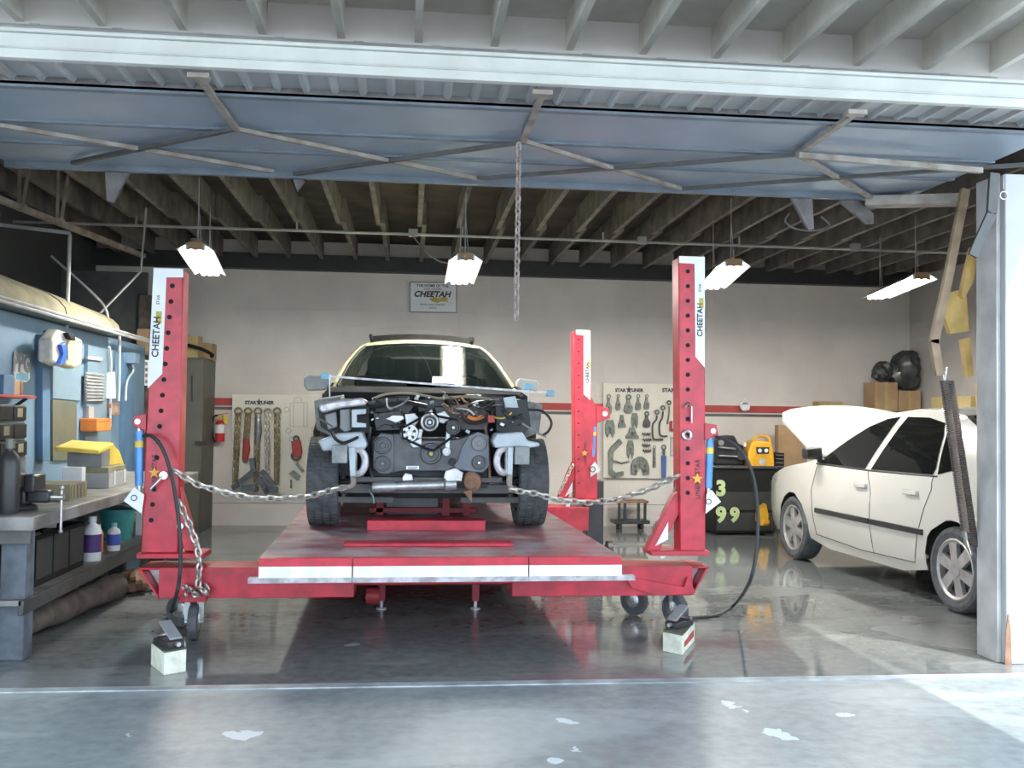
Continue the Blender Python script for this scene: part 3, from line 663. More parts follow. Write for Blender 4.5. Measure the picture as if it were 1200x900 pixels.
def wheel(t, loc, r, w_, rim, side, spokes=5, steer=0, tread=True, rimmat=None):
    R = Matrix.Rotation(steer, 3, 'Z'); ax = R @ V((1, 0, 0)); c = V(loc)
    k = mb(m_rubber); k.ang = 30
    prof = [(rim, -w_*.42), (r*.86, -w_*.5), (r*.95, -w_*.47), (r*.985, -w_*.40), (r, -w_*.3), (r, w_*.3), (r*.985, w_*.40), (r*.95, w_*.47), (r*.86, w_*.5), (rim, w_*.42)]
    k.lathe(prof, c, ax, 40, cap=False)
    if tread:
        e1 = R @ V((0, 1, 0)); e2 = V((0, 0, 1)); n = 58
        for i in range(n):
            an = 2*pi*i/n
            for u in (-.36, -.12, .12, .36):
                rad = cos(an+ (.03 if u > 0 else 0))*e1+sin(an+(.03 if u > 0 else 0))*e2; tan_ = -sin(an)*e1+cos(an)*e2
                cc = c+ax*(u*w_)+rad*(r-.001 if abs(u) < .3 else r*.988)
                a_ = ax*(w_*.095); t_ = tan_*(pi*r/n*.72)
                k.poly([cc-a_-t_+ax*.004, cc+a_-t_, cc+a_+t_-ax*.004, cc-a_+t_], rad*.007)
    wo = k.build('wheel', t, local=True)
    k = mb(rimmat or m_alum); s_ = side
    k.lathe([(rim*1.02, s_*w_*.44), (rim*.97, s_*w_*.46), (rim*.90, s_*w_*.40), (rim*.88, -s_*w_*.4), (rim*.92, -s_*w_*.42)], c, ax, 36, cap=False)
    e1 = R @ V((0, 1, 0)); e2 = V((0, 0, 1))
    for i in range(spokes):
        an = 2*pi*i/spokes+.3; d = cos(an)*e1+sin(an)*e2; q = -sin(an)*e1+cos(an)*e2; o1 = c+ax*(s_*w_*.42); o2 = c+ax*(s_*w_*.38)
        k.poly([o1+d*.03-q*.035, o1+d*.03+q*.035, o2+d*rim*.92+q*.045, o2+d*rim*.92-q*.045], ax*(-s_*.03))
    k.lathe([(.055, s_*w_*.36), (.055, s_*w_*.43), (.03, s_*w_*.45), (.001, s_*w_*.45)], c, ax, 20); k.build('rim', wo, local=True)
    k = mb(m_dark); k.lathe([(rim*.86, s_*w_*.2), (.001, s_*w_*.2)], c, ax, 24, cap=False); k.build('brake_disc', wo, local=True)

# ------------------------------------------------------------------ cream wagon on the rack
t0, t1 = P(378, 617, z=DK), P(621, 617, z=DK)
WO = (t0+t1)/2; WO.y = (t0.y+t1.y)/2 + .10; WO.z = DK
RZW = radians(1.2)
wag = thing('station_wagon', 'cream station wagon on the red rack with its front end stripped to the engine', 'car', WO, RZW)
half = (t1-t0).length/2
tabW = [(.2, .80), (.45, .835), (.7, .845), (.93, .80), (1.0, .745), (1.1, .705), (1.2, .66), (1.3, .602), (1.36, .548), (1.40, .49), (1.44, .43)]
def hwW(y, z):
    e = max(0, (y-2.9)/.95); f = max(0, (1.2-y)/1.2)
    return lerp_tab(tabW, z)*(1-.10*e*e) - (.03*f if z > .8 else 0)
AR = .36
bot = [(3.74, .28), (3.05, .22)]
out = [(.44, .24), (.44, .93), (.62, .965), (.78, .985), (1.5, 1.355), (1.72, 1.415), (2.4, 1.44), (3.2, 1.42), (3.52, 1.37), (3.76, 1.0), (3.82, .9), (3.84, .45), (3.76, .28)] + [(2.66+AR*cos(a), .31+AR*sin(a)) for a in [(-.2+ (pi+.4)*i/14) for i in range(15)]] + [(2.2, .22)]
k = mb(m_cream)
for s_ in (-1, 1): side_panel(k, out, hwW, s_, frange(.5, 3.8, .2), [.35, .5, .65, .8, .88, .93, 1.0, 1.1, 1.2, 1.3, 1.37, 1.41])
top_strip(k, [(1.5, 1.355), (1.58, 1.385), (1.72, 1.415), (2.05, 1.43), (2.4, 1.44), (2.8, 1.435), (3.2, 1.42), (3.52, 1.37)], hwW, 12, .035)
top_strip(k, [(3.76, 1.0), (3.82, .9), (3.84, .45), (3.76, .28)], hwW, 8, 0)
k.build('body', wag, local=True)
k = mb(m_dark); k.box(-.78, .78, .45, .50, .15, .93); k.box(-.74, .74, .45, 3.7, .2, .26); k.build('firewall', wag, local=True)
k = mb(m_cowl); top_strip(k, [(.40, .88), (.42, .945), (.60, .975), (.80, 1.0)], lambda y, z: .735-.05*(y > .7), 8, .004); k.build('cowl', wag, local=True)
k = mb(m_glass); top_strip(k, [(.79, .995), (1.0, 1.105), (1.2, 1.21), (1.4, 1.31), (1.51, 1.365)], hwW, 14, .035, .05); k.build('windshield', wag, local=True)
k = mb(m_tint); top_strip(k, [(3.53, 1.36), (3.75, 1.01)], hwW, 8, .02, .05); k.build('rear_window', wag, local=True)
for s_ in (-1, 1):
    k = mb(m_tint); side_panel(k, [(.98, 1.0), (1.62, 1.33), (1.85, 1.37), (1.85, .97)], hwW, s_, [1.3, 1.6], [1.1, 1.2, 1.3], .004); k.build('side_window', wag, local=True)
    k = mb(m_tint); side_panel(k, [(1.93, .97), (1.93, 1.375), (2.7, 1.37), (2.75, .98)], hwW, s_, [2.2, 2.5], [1.1, 1.2, 1.3], .004); k.build('side_window', wag, local=True)
    k = mb(m_matblack); k.tube(smooth_path([(s_*.44, 1.72, 1.43), (s_*.455, 1.85, 1.485), (s_*.46, 2.4, 1.505), (s_*.45, 3.1, 1.47), (s_*.44, 3.2, 1.43)]), .018, 8); k.build('roof_rail', wag, local=True)
k = mb(m_matblack, .004); k.loft([[(x, y, 1.415+.035*(1-(x/.5)**2)*1.0+dz) for y, dz in ((1.80, 0), (1.86, 0), (1.87, .062), (1.84, .060))] for x in [-.45+.09*i for i in range(11)]]); k.build('wind_deflector', wag, local=True)
k = mb(m_black)
for s_ in (-1, 1): k.tube([(s_*(hwW(y, z)-.048), y-.004, z+.004) for y, z in ((.79, .995), (1.0, 1.105), (1.2, 1.21), (1.4, 1.31), (1.51, 1.365))], .011, 6)
k.tube([(-(hwW(1.51, 1.365)-.05)+2*(hwW(1.51, 1.365)-.05)*i/12, 1.505, 1.362+.035*(1-(i/6-1)**2)) for i in range(13)], .008, 6); k.build('windshield_seal', wag, local=True)
k = mb(m_cream)
for s_ in (-1, 1): k.loft([[(s_*(hwW(y, z)+.002), y+.01, z-.006), (s_*(hwW(y, z)-.022), y-.012, z+.010), (s_*(hwW(y, z)-.052), y-.008, z+.006), (s_*(hwW(y, z)-.06), y+.04, z-.03)] for y, z in ((.78, .985), (1.0, 1.105), (1.2, 1.21), (1.4, 1.31), (1.52, 1.366))])
k.build('windshield_pillar', wag, local=True)
# inside: seats, dashboard, wheel
k = mb(m_dark, .02); k.box(-.66, .66, .86, 1.15, .80, .97); k.build('dashboard', wag, local=True)
for x in (-.36, .36):
    k = mb(M('seat cloth', (.10, .11, .10), .9), .04); k.box(x-.23, x+.23, 1.7, 1.83, .5, 1.12); k.box(x-.12, x+.12, 1.74, 1.82, 1.14, 1.29); k.box(x-.23, x+.23, 1.3, 1.75, .38, .52); k.build('seat', wag, local=True)
k = mb(m_black); k.torus((.36, 1.28, .96), .18, .014, (0, -.9, .4), 24, 8); k.build('steering_wheel', wag, local=True)
# mirrors
for pts, mm, base in (([(356, 443), (360, 439), (386, 441), (388, 449), (381, 457), (360, 458), (356, 452)], M('mirror grey', (.28, .30, .31), .35), (394, 452)), ([(606, 447), (609, 443), (630, 446), (633, 452), (628, 459), (611, 458), (606, 453)], M('mirror white', (.55, .55, .52), .3), (600, 458))):
    y = WO.y+.72; k = mb(mm, .012); k.bseg = 3; k.poly(PP(pts, y), (0, .13, 0)); mi = k.build('side_mirror', wag)
    k = mb(m_dark); k.bar(P(pts[0][0]+15, 453, y=y+.06), P(*base, y=y+.12), .05, .05); k.build('mirror_arm', mi)
# wheels
for s_ in (-1, 1):
    wheel(wag, (s_*half, 0, .312), .305, .215, .205, s_, steer=.0)
    wheel(wag, (s_*.74, 2.66, .312), .305, .205, .205, s_, tread=False)
# frame rails, aprons and the pull horns
WY = WO.y; YH0 = WY-.53
for s_ in (-1, 1):
    k = mb(M('dirty white inner panel', (.26, .28, .285), .5, scale=9, var=.3), .006)
    k.box(s_*.60-.05, s_*.60+.05, -.55, .5, .46, .58); k.build('frame_rail', wag, local=True)
    k = mb(M('inner wing', (.20, .215, .22), .5, scale=12, var=.4), .004)
    k.poly([(s_*.55, .5, .60), (s_*.78, .5, .70), (s_*.80, .5, .90), (s_*.62, .5, .93)], (0, -.62, -.03))
    k.lathe([(.11, .84), (.12, .90), (.07, .93), (.02, .93)], (s_*.62, .02, -.04), (0, 0, 1), 20); k.build('inner_wing', wag, local=True)
    k = mb(m_rubber); k.lathe([(.10, 0), (.08, .05), (.10, .1), (.08, .15), (.10, .2)], (s_*.60, .02, .35), (0, 0, 1), 16); k.mat(m_darkrod); k.cyl((s_*.60, .02, .2), (s_*.60, .02, .45), .03); k.cyl((s_*.3, 0, .30), (s_*.72, 0, .30), .025); k.bar((s_*.25, .1, .17), (s_*.72, .0, .18), .05, .04); k.build('suspension_strut', wag, local=True)
YH = WY-.50
def horn(body, strip, ring_c, ring_r, hook):
    k = mb(m_horn, .006); k.poly(PP(body, YH), (0, .30, 0)); k.bev = .014; k.bseg = 3; h = k.build('frame_horn', wag)
    k = mb(m_horn, .004); k.poly(PP(strip, YH-.02), (0, .05, 0)); k.build('pull_plate', h)
    k = mb(m_lip); c = P(*ring_c, y=YH+.03); k.tube([c+V((ring_r*.62*(max(-.55, cos(a)) if ring_c[0] < 500 else min(.55, cos(a))), 0, ring_r*sin(a))) for a in [2*pi*i/24 for i in range(24)]], pxw(4.2, YH), 8, closed=True); k.build('tow_loop', h)
    k = mb(m_rustchain); k.tube(smooth_path([P(*q, y=YH-.05) for q in hook]), .017, 8); k.build('chain_hook', h)
horn([(372, 517), (384, 512), (394, 508), (424, 506), (430, 520), (429, 526), (408, 527), (393, 528), (378, 529)], [(408, 524), (416, 524), (417, 568), (411, 568)], (419, 541), pxw(14, YH), [(398, 571), (408, 571), (414, 567), (414, 558)])
horn([(577, 517), (582, 508), (612, 506), (618, 516), (632, 519), (633, 523), (622, 525), (606, 524), (580, 525)], [(595, 524), (602, 524), (600, 568), (594, 568)], (591, 540), pxw(14, YH), [(597, 556), (596, 566), (600, 573), (606, 573)])
k = mb(m_horn, .004); k.poly(PP([(376, 476), (400, 470), (430, 472), (430, 486), (418, 506), (392, 506), (386, 490)], WY-.35), (0, .3, 0)); k.mat(m_dark); k.poly(PP([(397, 482), (410, 478), (410, 500), (400, 505)], WY-.36), (0, .01, 0)); k.mat(m_whiteplastic); k.poly(PP([(412, 486), (428, 484), (424, 490), (427, 496), (413, 497)], WY-.37), (0, .02, 0)); k.build('headlamp_panel', wag) if False else k.bm.free()
def patch(pts, m, y, d, name, bev=.004): k = mb(m, bev); k.poly(PP(pts, y), (0, d, 0)); return k.build(name, wag)
patch([(372, 478), (380, 472), (432, 472), (434, 508), (388, 508), (376, 500)], m_dark, WY-.20, .05, 'dark_backing')  # added dark board, stands in for the dark gap behind the brackets
patch([(374, 474), (392, 470), (424, 466), (430, 470), (428, 475), (400, 478), (378, 484), (373, 480)], m_lip, WY-.34, .30, 'wing_ledge', .012)
patch([(398, 480), (410, 479), (411, 504), (404, 507), (398, 502)], m_grey, WY-.34, .16, 'relay_box', .01)
patch([(412, 480), (429, 479), (429, 485), (418, 486), (418, 495), (429, 496), (429, 501), (412, 501)], m_horn, WY-.38, .05, 'lamp_bracket')
patch([(380, 486), (394, 482), (396, 500), (384, 504)], m_grey, WY-.30, .10, 'lamp_bracket', .01)
k = mb(m_blkplastic); k.tube(smooth_path([P(*q, y=YH0) for q in ((389, 506), (393, 514), (402, 519), (412, 516), (420, 512))]), .012, 6); k.build('black_strap', wag)
k = mb(m_dark, .004); k.poly(PP([(580, 470), (618, 468), (622, 500), (614, 508), (582, 506)], WY-.30), (0, .3, 0)); k.mat(m_horn); k.poly(PP([(590, 466), (604, 464), (608, 478), (592, 478)], WY-.32), (0, .03, 0)); k.build('fuse_panel', wag)
# engine
YE = WY-.36
eng = mb(m_engplastic, .006)
eng.poly(PP([(437, 517), (447, 508), (468, 508), (486, 516), (527, 516), (540, 514), (556, 507), (572, 510), (573, 546), (566, 553), (552, 553), (536, 546), (524, 552), (470, 552), (458, 555), (446, 555), (438, 548)], YE), (0, .14, 0))
e = eng.build('engine', wag)
k = mb(M('blue grey timing cover', (.14, .155, .19), .4, scale=9, var=.15), .006); k.poly(PP([(536, 550), (529, 544), (536, 540), (541, 524), (549, 511), (560, 506), (573, 510), (574, 546), (566, 554), (552, 553)], YE-.012), (0, .05, 0)); k.build('timing_cover', e)
k = mb(m_engplastic, .006); k.poly(PP([(437, 517), (446, 507), (462, 509), (462, 552), (455, 556), (444, 555), (437, 548)], YE-.014), (0, .05, 0)); k.build('timing_cover', e)
def disc(cx, cy, r, y, m, depth=.03, holes=0, hub=None):
    k = mb(m); c = P(cx, cy, y=y); R = pxw(r, y); k.lathe([(R, 0), (R, -depth*.6), (R*.9, -depth), (R*.75, -depth), (R*.7, -depth*.6), (R*.35, -depth*.6), (R*.3, -depth), (.001, -depth)], c, (0, 1, 0), 28)
    if holes:
        k.mat(m_dark)
        for i in range(holes): a = 2*pi*i/holes+.4; k.cyl(c+V((R*.55*cos(a), -depth*.62-.003, R*.55*sin(a))), c+V((R*.55*cos(a), -depth*.3, R*.55*sin(a))), R*.16, n=10)
    if hub: k.mat(hub); k.cyl(c+V((0, -depth-.012, 0)), c+V((0, -depth+.005, 0)), R*.16, n=12)
    return k
for (cx, cy, r, mm, yo, h, hub) in ((448.5, 522, 10, m_engplastic, 0, 0, None), (448.5, 543, 9, m_engplastic, 0, 0, m_grey), (505, 531.5, 12.5, m_engplastic, 0, 0, m_gold), (561, 519.5, 9, m_grey, 0, 0, None), (561, 542, 8.5, m_engplastic, 0, 0, m_steel), (530, 541, 4.5, m_dark, 0, 0, None)):
    disc(cx, cy, r, YE+yo, mm, .03, h, hub).build('cover_boss', e)
for (cx, cy, r, mm, yo, h, hub) in ((480, 507.5, 10.5, m_alum, -.02, 5, m_steel), (503.5, 495, 11, m_blkplastic, -.04, 0, m_alum), (531, 501, 9, m_blkplastic, -.03, 0, m_steel), (523, 529, 5, m_alum, -.03, 0, m_steel)):
    disc(cx, cy, r, YE+yo, mm, .045, h, hub).build('pulley', e)
k = mb(m_alum); k.torus(P(503.5, 495, y=YE-.09), pxw(9, YE), pxw(1.2, YE), (0, 1, 0), 24, 8); k.torus(P(503.5, 495, y=YE-.085), pxw(4.5, YE), pxw(1.0, YE), (0, 1, 0), 18, 6); k.build('pulley_ring', e)
k = mb(m_black); k.tube([P(*q, y=YE-.06) for q in ((471, 502), (480, 497), (503, 484), (514, 488), (535, 492), (540, 502), (533, 510), (515, 523), (508, 528), (500, 526), (472, 513))], pxw(1.6, YE), 6, closed=True); k.build('drive_belt', e)
k = mb(m_alum, .005)
for pts, yo in (([(452, 491), (460, 486), (472, 487), (474, 491), (464, 496)], 0), ([(474, 485), (486, 484), (492, 492), (486, 500), (476, 500)], .02), ([(512, 484), (522, 482), (528, 490), (520, 497), (513, 495)], .02), ([(487, 516), (494, 513), (494, 524), (484, 525), (480, 520)], -.03), ([(523, 505), (528, 505), (527, 530), (521, 530)], -.03), ([(486, 504), (495, 506), (494, 514), (486, 514)], .0)): k.poly(PP(pts, YE+yo), (0, .06, 0))
k.build('alternator_housing', e)
k = mb(m_whiteplastic); k.poly(PP([(476, 546), (491, 546), (491, 550), (476, 550)], YE-.004), (0, .006, 0)); k.mat(m_ink)
for i in range(3): k.poly(PP([(478, 547.2+i), (489, 547.2+i), (489, 547.6+i), (478, 547.6+i)], YE-.005), (0, .001, 0))
k.build('engine_label', e)
# manifold, airbox and hoses behind the pulleys
k = mb(m_blkplastic, .01)
for pts, yo, dp_ in (([(436, 484), (470, 480), (474, 490), (470, 505), (440, 506)], .12, .25), ([(508, 476), (560, 474), (575, 484), (572, 505), (540, 505), (512, 490)], .16, .25), ([(440, 466), (480, 464), (486, 476), (480, 486), (438, 484)], .28, .2), ([(486, 468), (520, 466), (524, 480), (490, 484)], .3, .2), ([(545, 462), (590, 464), (594, 480), (560, 484)], .3, .2)): k.poly(PP(pts, YE+yo), (0, dp_, 0))
k.build('intake_manifold', e)
random.seed(11)
for path, r, mm, nm in (([(420, 470), (440, 476), (470, 471), (500, 476)], 2.6, m_blkplastic, 'coolant_hose'), ([(525, 468), (540, 478), (560, 472), (585, 470)], 2.4, m_blkplastic, 'coolant_hose'), ([(540, 480), (548, 494), (566, 494), (574, 486)], 2.2, m_blkplastic, 'coolant_hose'), ([(575, 470), (590, 482), (600, 490), (612, 486)], 2.0, m_blkplastic, 'coolant_hose'),
                        ([(548, 488), (556, 491), (567, 488)], 2.6, m_orange, 'orange_connector_hose'), ([(578, 489), (590, 490), (599, 484), (604, 476), (616, 476)], 1.1, m_yellow, 'yellow_wire'), ([(436, 468), (452, 462), (480, 461), (515, 467)], 1.5, m_canopy, 'wiring_loom'), ([(515, 467), (545, 465), (575, 468)], 1.7, m_canopy, 'wiring_loom'), ([(618, 480), (636, 482), (646, 494), (643, 505), (636, 510)], 1.6, m_blkplastic, 'hanging_cable'), ([(612, 496), (624, 504), (640, 512)], 1.2, m_grey, 'hanging_cable'), ([(372, 490), (380, 494), (390, 500)], 1.2, m_olive, 'hanging_cable'), ([(526, 470), (535, 478), (548, 480), (556, 486)], 1.2, m_whiteplastic, 'wiring_loom'), ([(568, 500), (572, 520), (574, 560)], 1.6, m_rust, 'coolant_hose'), ([(434, 500), (432, 530), (436, 560)], 1.8, m_blkplastic, 'coolant_hose'), ([(432, 574), (437, 582), (438, 590)], 1.1, m_grey, 'hanging_cable')):
    k = mb(mm); k.tube(smooth_path([P(a, b, y=YE+.06+.1*(b < 480)) for a, b in path], 5), pxw(r, YE), 7); k.build(nm, e)
k = mb(m_orange, .003); c = P(575.5, 491, y=YE); k.mat(m_stripe); k.obox(c, .045, .05, .05); k.build('battery_cap', e)
for j in range(60):
    cx, cy = random.uniform(434, 612), random.uniform(463, 506); s_ = random.uniform(.9, 2.8)
    k = mb(random.choice([m_alum, m_blkplastic, m_grey, m_dark, m_darkrod, m_horn, m_blkplastic]), .003); p = P(cx, cy, y=YE+random.uniform(-.02, .16)); k.obox(p, pxw(s_*2, YE), .05, pxw(s_*1.4, YE), Matrix.Rotation(random.uniform(-.6, .6), 3, 'Y')); k.build('engine_fitting', e)
for j in range(14):
    cx, cy = random.uniform(436, 600), random.uniform(464, 500); k = mb(random.choice([m_blkplastic, m_dark, m_grey, m_alum, m_rust]))
    k.tube(smooth_path([P(cx+random.uniform(-4, 4)+i*random.uniform(4, 9), cy+random.uniform(-7, 7), y=YE+random.uniform(-.02, .1)) for i in range(4)], 5), pxw(random.uniform(.5, 1.3), YE), 6); k.build('engine_hose', e)
# exhaust
k = mb(m_alum); p0, p1 = P(436, 571, y=YE+.02), P(552, 567, y=YE+.02)
a = lambda f: p0.lerp(p1, f)
k.tube([a(0), a(.04), a(.18), a(.22), a(.24), a(.5), a(.72), a(.74), a(.85)], [pxw(q, YE) for q in (5, 6.5, 7, 6, 4.5, 5.5, 4.6, 7, 7)], 16); k.build('exhaust_pipe', wag)
k = mb(m_rust); c = P(551, 565, y=YE); k.lathe([(pxw(8, YE), 0), (pxw(12, YE), .02), (pxw(11, YE), .05), (.01, .07)], c, (.5, .8, .1), 20); k.poly(PP([(543, 576), (553, 574), (553, 589)], YE), (0, .02, 0)); k.build('exhaust_flange', wag)
for pts in ([(471, 560), (475, 554), (483, 556), (484, 563), (472, 564)], [(520, 560), (522, 552), (534, 548), (543, 554), (541, 564), (524, 564)]): k = mb(m_alum, .004); k.poly(PP(pts, YE-.01), (0, .06, 0)); k.build('exhaust_bracket', wag)
k = mb(m_darkrod, .006); k.box(-.62, .62, -.12, .02, .23, .30); k.box(-.5, .5, -.30, -.24, .32, .36); k.build('subframe', wag, local=True)
k = mb(m_dark); k.box(-.40, .40, -.25, .45, .28, .62); k.build('engine_block', wag, local=True)

# measuring gauge bar across the front of the windshield
g = thing('gauge_bar', 'thin grey measuring bar with pale blue ends across the stripped wagon', 'measuring bar', P(500, 470, y=WY+.1))
YG = WY+.1
k = mb(m_lip); a, b = P(386, 441, y=YG), P(648, 461, y=YG); k.bar(a, b, .014, .024, (0, 1, 0)); k.build('bar', g)
for q in ((381, 441), (619, 453), (645, 461)):
    k = mb(m_skyblue, .004); c = P(*q, y=YG); k.obox(c, .06, .03, .045); k.build('clamp_block', g)
for q0, q1 in (((386, 441), (387, 508)), ((619, 453), (619, 512))):
    k = mb(m_whiteplastic); k.cyl(P(*q0, y=YG), P(*q1, y=YG), .005, n=6); k.build('drop_rod', g)
k = mb(m_whiteplastic); k.poly([WO+Matrix.Rotation(RZW, 3, 'Z') @ V(p) for p in ((.05, .76, 1.03), (.26, .76, 1.03), (.25, .84, 1.085), (.06, .84, 1.085))], (0, -.004, .006))
tag(k.build('paper_sheet'), 'white sheet of paper lying at the base of the wagon windshield', 'paper')

# ------------------------------------------------------------------ white sedan
sed = thing('sedan', 'white four door sedan with raised hood parked at the right', 'car', (4.60, 7.95, 0), radians(3.0))
tabS = [(.18, .78), (.3, .815), (.5, .845), (.7, .84), (.9, .805), (.97, .775), (1.1, .72), (1.3, .62), (1.40, .555), (1.46, .49)]
def hwS(y, z):
    e = abs(y+.06)/2.3; return lerp_tab(tabS, z) - .22*e**5
WR = .35
top = [(2.16, .68), (2.02, .76), (1.6, .87), (1.02, .955), (.96, .97), (.55, 1.19), (.22, 1.355), (.02, 1.41), (-.35, 1.445), (-.75, 1.44), (-1.05, 1.395), (-1.3, 1.30), (-1.62, 1.10), (-1.74, 1.045), (-2.15, 1.02), (-2.30, .97)]
out = [(2.06, .20), (2.20, .33), (2.22, .52)] + top + [(-2.37, .72), (-2.38, .45), (-2.28, .25)] + [(-1.3+WR*cos(a), .30+WR*sin(a)) for a in [pi+.15-(pi+.3)*i/18 for i in range(19)]] + [(-.6, .19), (.6, .19)] + [(1.3+WR*cos(a), .30+WR*sin(a)) for a in [pi+.15-(pi+.3)*i/18 for i in range(19)]]
k = mb(m_carwhite)
for s_ in (-1, 1): side_panel(k, out, hwS, s_, frange(-2.3, 2.2, .15), [.25, .3, .4, .5, .6, .7, .8, .9, .97, 1.05, 1.1, 1.2, 1.3, 1.35, 1.4, 1.43])
top_strip(k, [(.22, 1.355), (.10, 1.39), (.02, 1.41), (-.35, 1.445), (-.75, 1.44), (-1.05, 1.395)], hwS, 12, .03)
top_strip(k, [(-1.74, 1.045), (-2.15, 1.02), (-2.30, .97), (-2.37, .72), (-2.38, .45), (-2.28, .25)], hwS, 10, .0)
top_strip(k, [(2.06, .20), (2.20, .33), (2.22, .52), (2.16, .68), (2.06, .74)], hwS, 10, 0)
k.build('body', sed, local=True)
k = mb(m_glass); top_strip(k, [(.96, .975), (.55, 1.19), (.23, 1.357)], hwS, 12, .03, .05); k.build('windshield', sed, local=True)
k = mb(m_tint); top_strip(k, [(-1.06, 1.39), (-1.3, 1.30), (-1.62, 1.10), (-1.73, 1.05)], hwS, 10, .02, .06); k.build('rear_window', sed, local=True)
k = mb(m_dark); k.box(-.62, .62, 1.0, 2.0, .4, .72); k.box(-.7, .7, .9, .95, .3, .95); k.build('engine_bay', sed, local=True)
k = mb(m_dark, .02); k.box(-.55, .55, -.9, .6, .3, .85); k.build('cabin_interior', sed, local=True)
FW = [(.83, .955), (.70, 1.03), (.45, 1.175), (.20, 1.295), (-.02, 1.365), (-.20, 1.385), (-.02, .945)]
RW = [(-.12, .945), (-.31, 1.385), (-.62, 1.38), (-.86, 1.34), (-.92, 1.25), (-1.0, 1.0), (-.99, .955)]
zc = [.97, 1.05, 1.1, 1.2, 1.3, 1.35]
for s_ in (-1, 1):
    for pts in (FW, RW):
        k = mb(m_tint); side_panel(k, pts, hwS, s_, frange(-1.2, .9, .15), zc, .006); k.build('side_window', sed, local=True)
    k = mb(m_tint); side_panel(k, [(-1.05, .96), (-1.04, 1.06), (-.95, 1.27), (-1.12, 1.22), (-1.3, 1.02)], hwS, s_, [-1.2], zc, .006); k.build('quarter_window', sed, local=True)
    for (ya, yb) in ((.76, -.19), (-.21, -.96)):
        k = mb(m_blkplastic, .004)
        for i in range(8):
            y0 = ya+(yb-ya)*i/8; y1 = ya+(yb-ya)*(i+1)/8
            k.poly([(s_*(hwS(y0, .53)-.004), y0, .505), (s_*(hwS(y0, .53)-.004), y0, .548), (s_*(hwS(y1, .53)-.004), y1, .548), (s_*(hwS(y1, .53)-.004), y1, .505)], (s_*.022, 0, 0))
        k.build('door_moulding', sed, local=True)
    k = mb(m_dark)
    for line in ([(.82, .94), (.86, .7), (.80, .3)], [(.80, .3), (.0, .265), (-.80, .28)], [(-.08, .94), (-.19, .75), (-.20, .27)], [(-1.0, .95), (-1.02, .85), (-.93, .62), (-.80, .28)], [(.86, .945), (-.1, .935), (-1.05, .945)]):
        pts = []
        for (a0, b0), (a1, b1) in zip(line, line[1:]):
            for i in range(6): f = i/6; y = a0+(a1-a0)*f; z = b0+(b1-b0)*f; pts.append((s_*(hwS(y, z)+.0005), y, z))
        pts.append((s_*hwS(*line[-1]), *line[-1])); k.tube(pts, .0035 if line[0] != (.86, .945) else .008, 5)
    k.build('door_seam', sed, local=True)
    for y in (-.03, -.78):
        k = mb(m_carwhite, .006); h = hwS(y, .80); k.box(min(s_*h, s_*(h+.03)), max(s_*h, s_*(h+.03)), y-.09, y+.09, .79, .825); k.build('door_handle', sed, local=True)
    k = mb(m_blkplastic, .02); k.bseg = 3; h = hwS(.74, 1.0)
    k.poly([(s_*(h+.02), .73, .985), (s_*(h+.20), .70, .99), (s_*(h+.21), .70, 1.09), (s_*(h+.03), .73, 1.105)], (0, .10, 0)); k.box(min(s_*(h-.03), s_*(h+.06)), max(s_*(h-.03), s_*(h+.06)), .73, .80, .955, 1.0); k.build('side_mirror', sed, local=True)
    for cy in (1.3, -1.3):
        k = mb(m_dark); k.loft([[(s_*x_, cy+r_*cos(a), .30+r_*sin(a)) for a in [-.15+(pi+.3)*i/18 for i in range(19)]] for x_, r_ in ((.79, WR-.002), (.55, WR-.002), (.5, .05))], closed=False, cap=False); k.build('wheel_arch', sed, local=True)
    for cy in (1.3, -1.3): wheel(sed, (s_*.725, cy, .305), .302, .195, .215, s_, 6, tread=False)
    k = mb(glass_mat('lamp lens', (.6, .6, .58), .8)); side_panel(k, [(2.15, .60), (2.0, .58), (1.75, .74), (1.9, .76), (2.1, .70)], hwS, s_, [1.9, 2.0, 2.1], [.65], .004); k.build('headlamp', sed, local=True)
# raised hood
k = mb(m_carwhite, .004); rings = []
ha = radians(26)
for t in [0, .15, .4, .7, .9, 1.0]:
    hwid = lerp_tab([(0, .70), (.7, .74), (.9, .68), (1.0, .55)], t); L = 1.10*t
    row = [(hwid*u, 1.0+L*cos(ha) - .05*abs(u)**2*(t > .85), .975+L*sin(ha)+.05*(1-u*u)+.06*t*(1-t)*2) for u in [-1+.25*i for i in range(9)]]
    rings.append(row + [(x_, y_+.012, z_-.025) for x_, y_, z_ in row[::-1]])
k.loft(rings); k.build('hood', sed, local=True)
k = mb(m_yellow); p = P(1108, 545, x=3.80); k.sph((-.70, -.90, 1.0), .03, .05, .05); k.mat(m_amber); k.build('amber_tag', sed, local=True) if False else None
# folded white cloth on the front window sill

# ------------------------------------------------------------------ back wall: signs, boards, tools
YW = BACK-.03
sg = thing('wall_sign', 'framed white sign with black and gold print high on the back wall', 'sign', P(507, 366, y=YW))
k = mb(m_whiteplastic); k.poly(PP([(480.5, 330.5), (535, 331.5), (535, 366.5), (480.5, 365.5)], YW-.012), (0, .012, 0)); k.build('sign_panel', sg)
k = mb(m_grey)
c4 = PP([(480.5, 330.5), (535, 331.5), (535, 366.5), (480.5, 365.5)], YW-.012)
for i in range(4): k.bar(c4[i], c4[(i+1) % 4], .012, .012)
k.build('sign_frame', sg)
k = mb(m_ink); xd = (c4[1]-c4[0]).normalized(); yd = V((0, 0, 1))
k.text('THE HOME OF THE', P(507, 335, y=YW-.014), xd, yd, .045, .001, bold=.001); k.text('STAR-A-LINER', P(507, 339, y=YW-.014), xd, yd, .034, .001)
k.text('CHEETAH', P(507, 345, y=YW-.014), xd, yd+xd*.25, .10, .001, bold=.004)
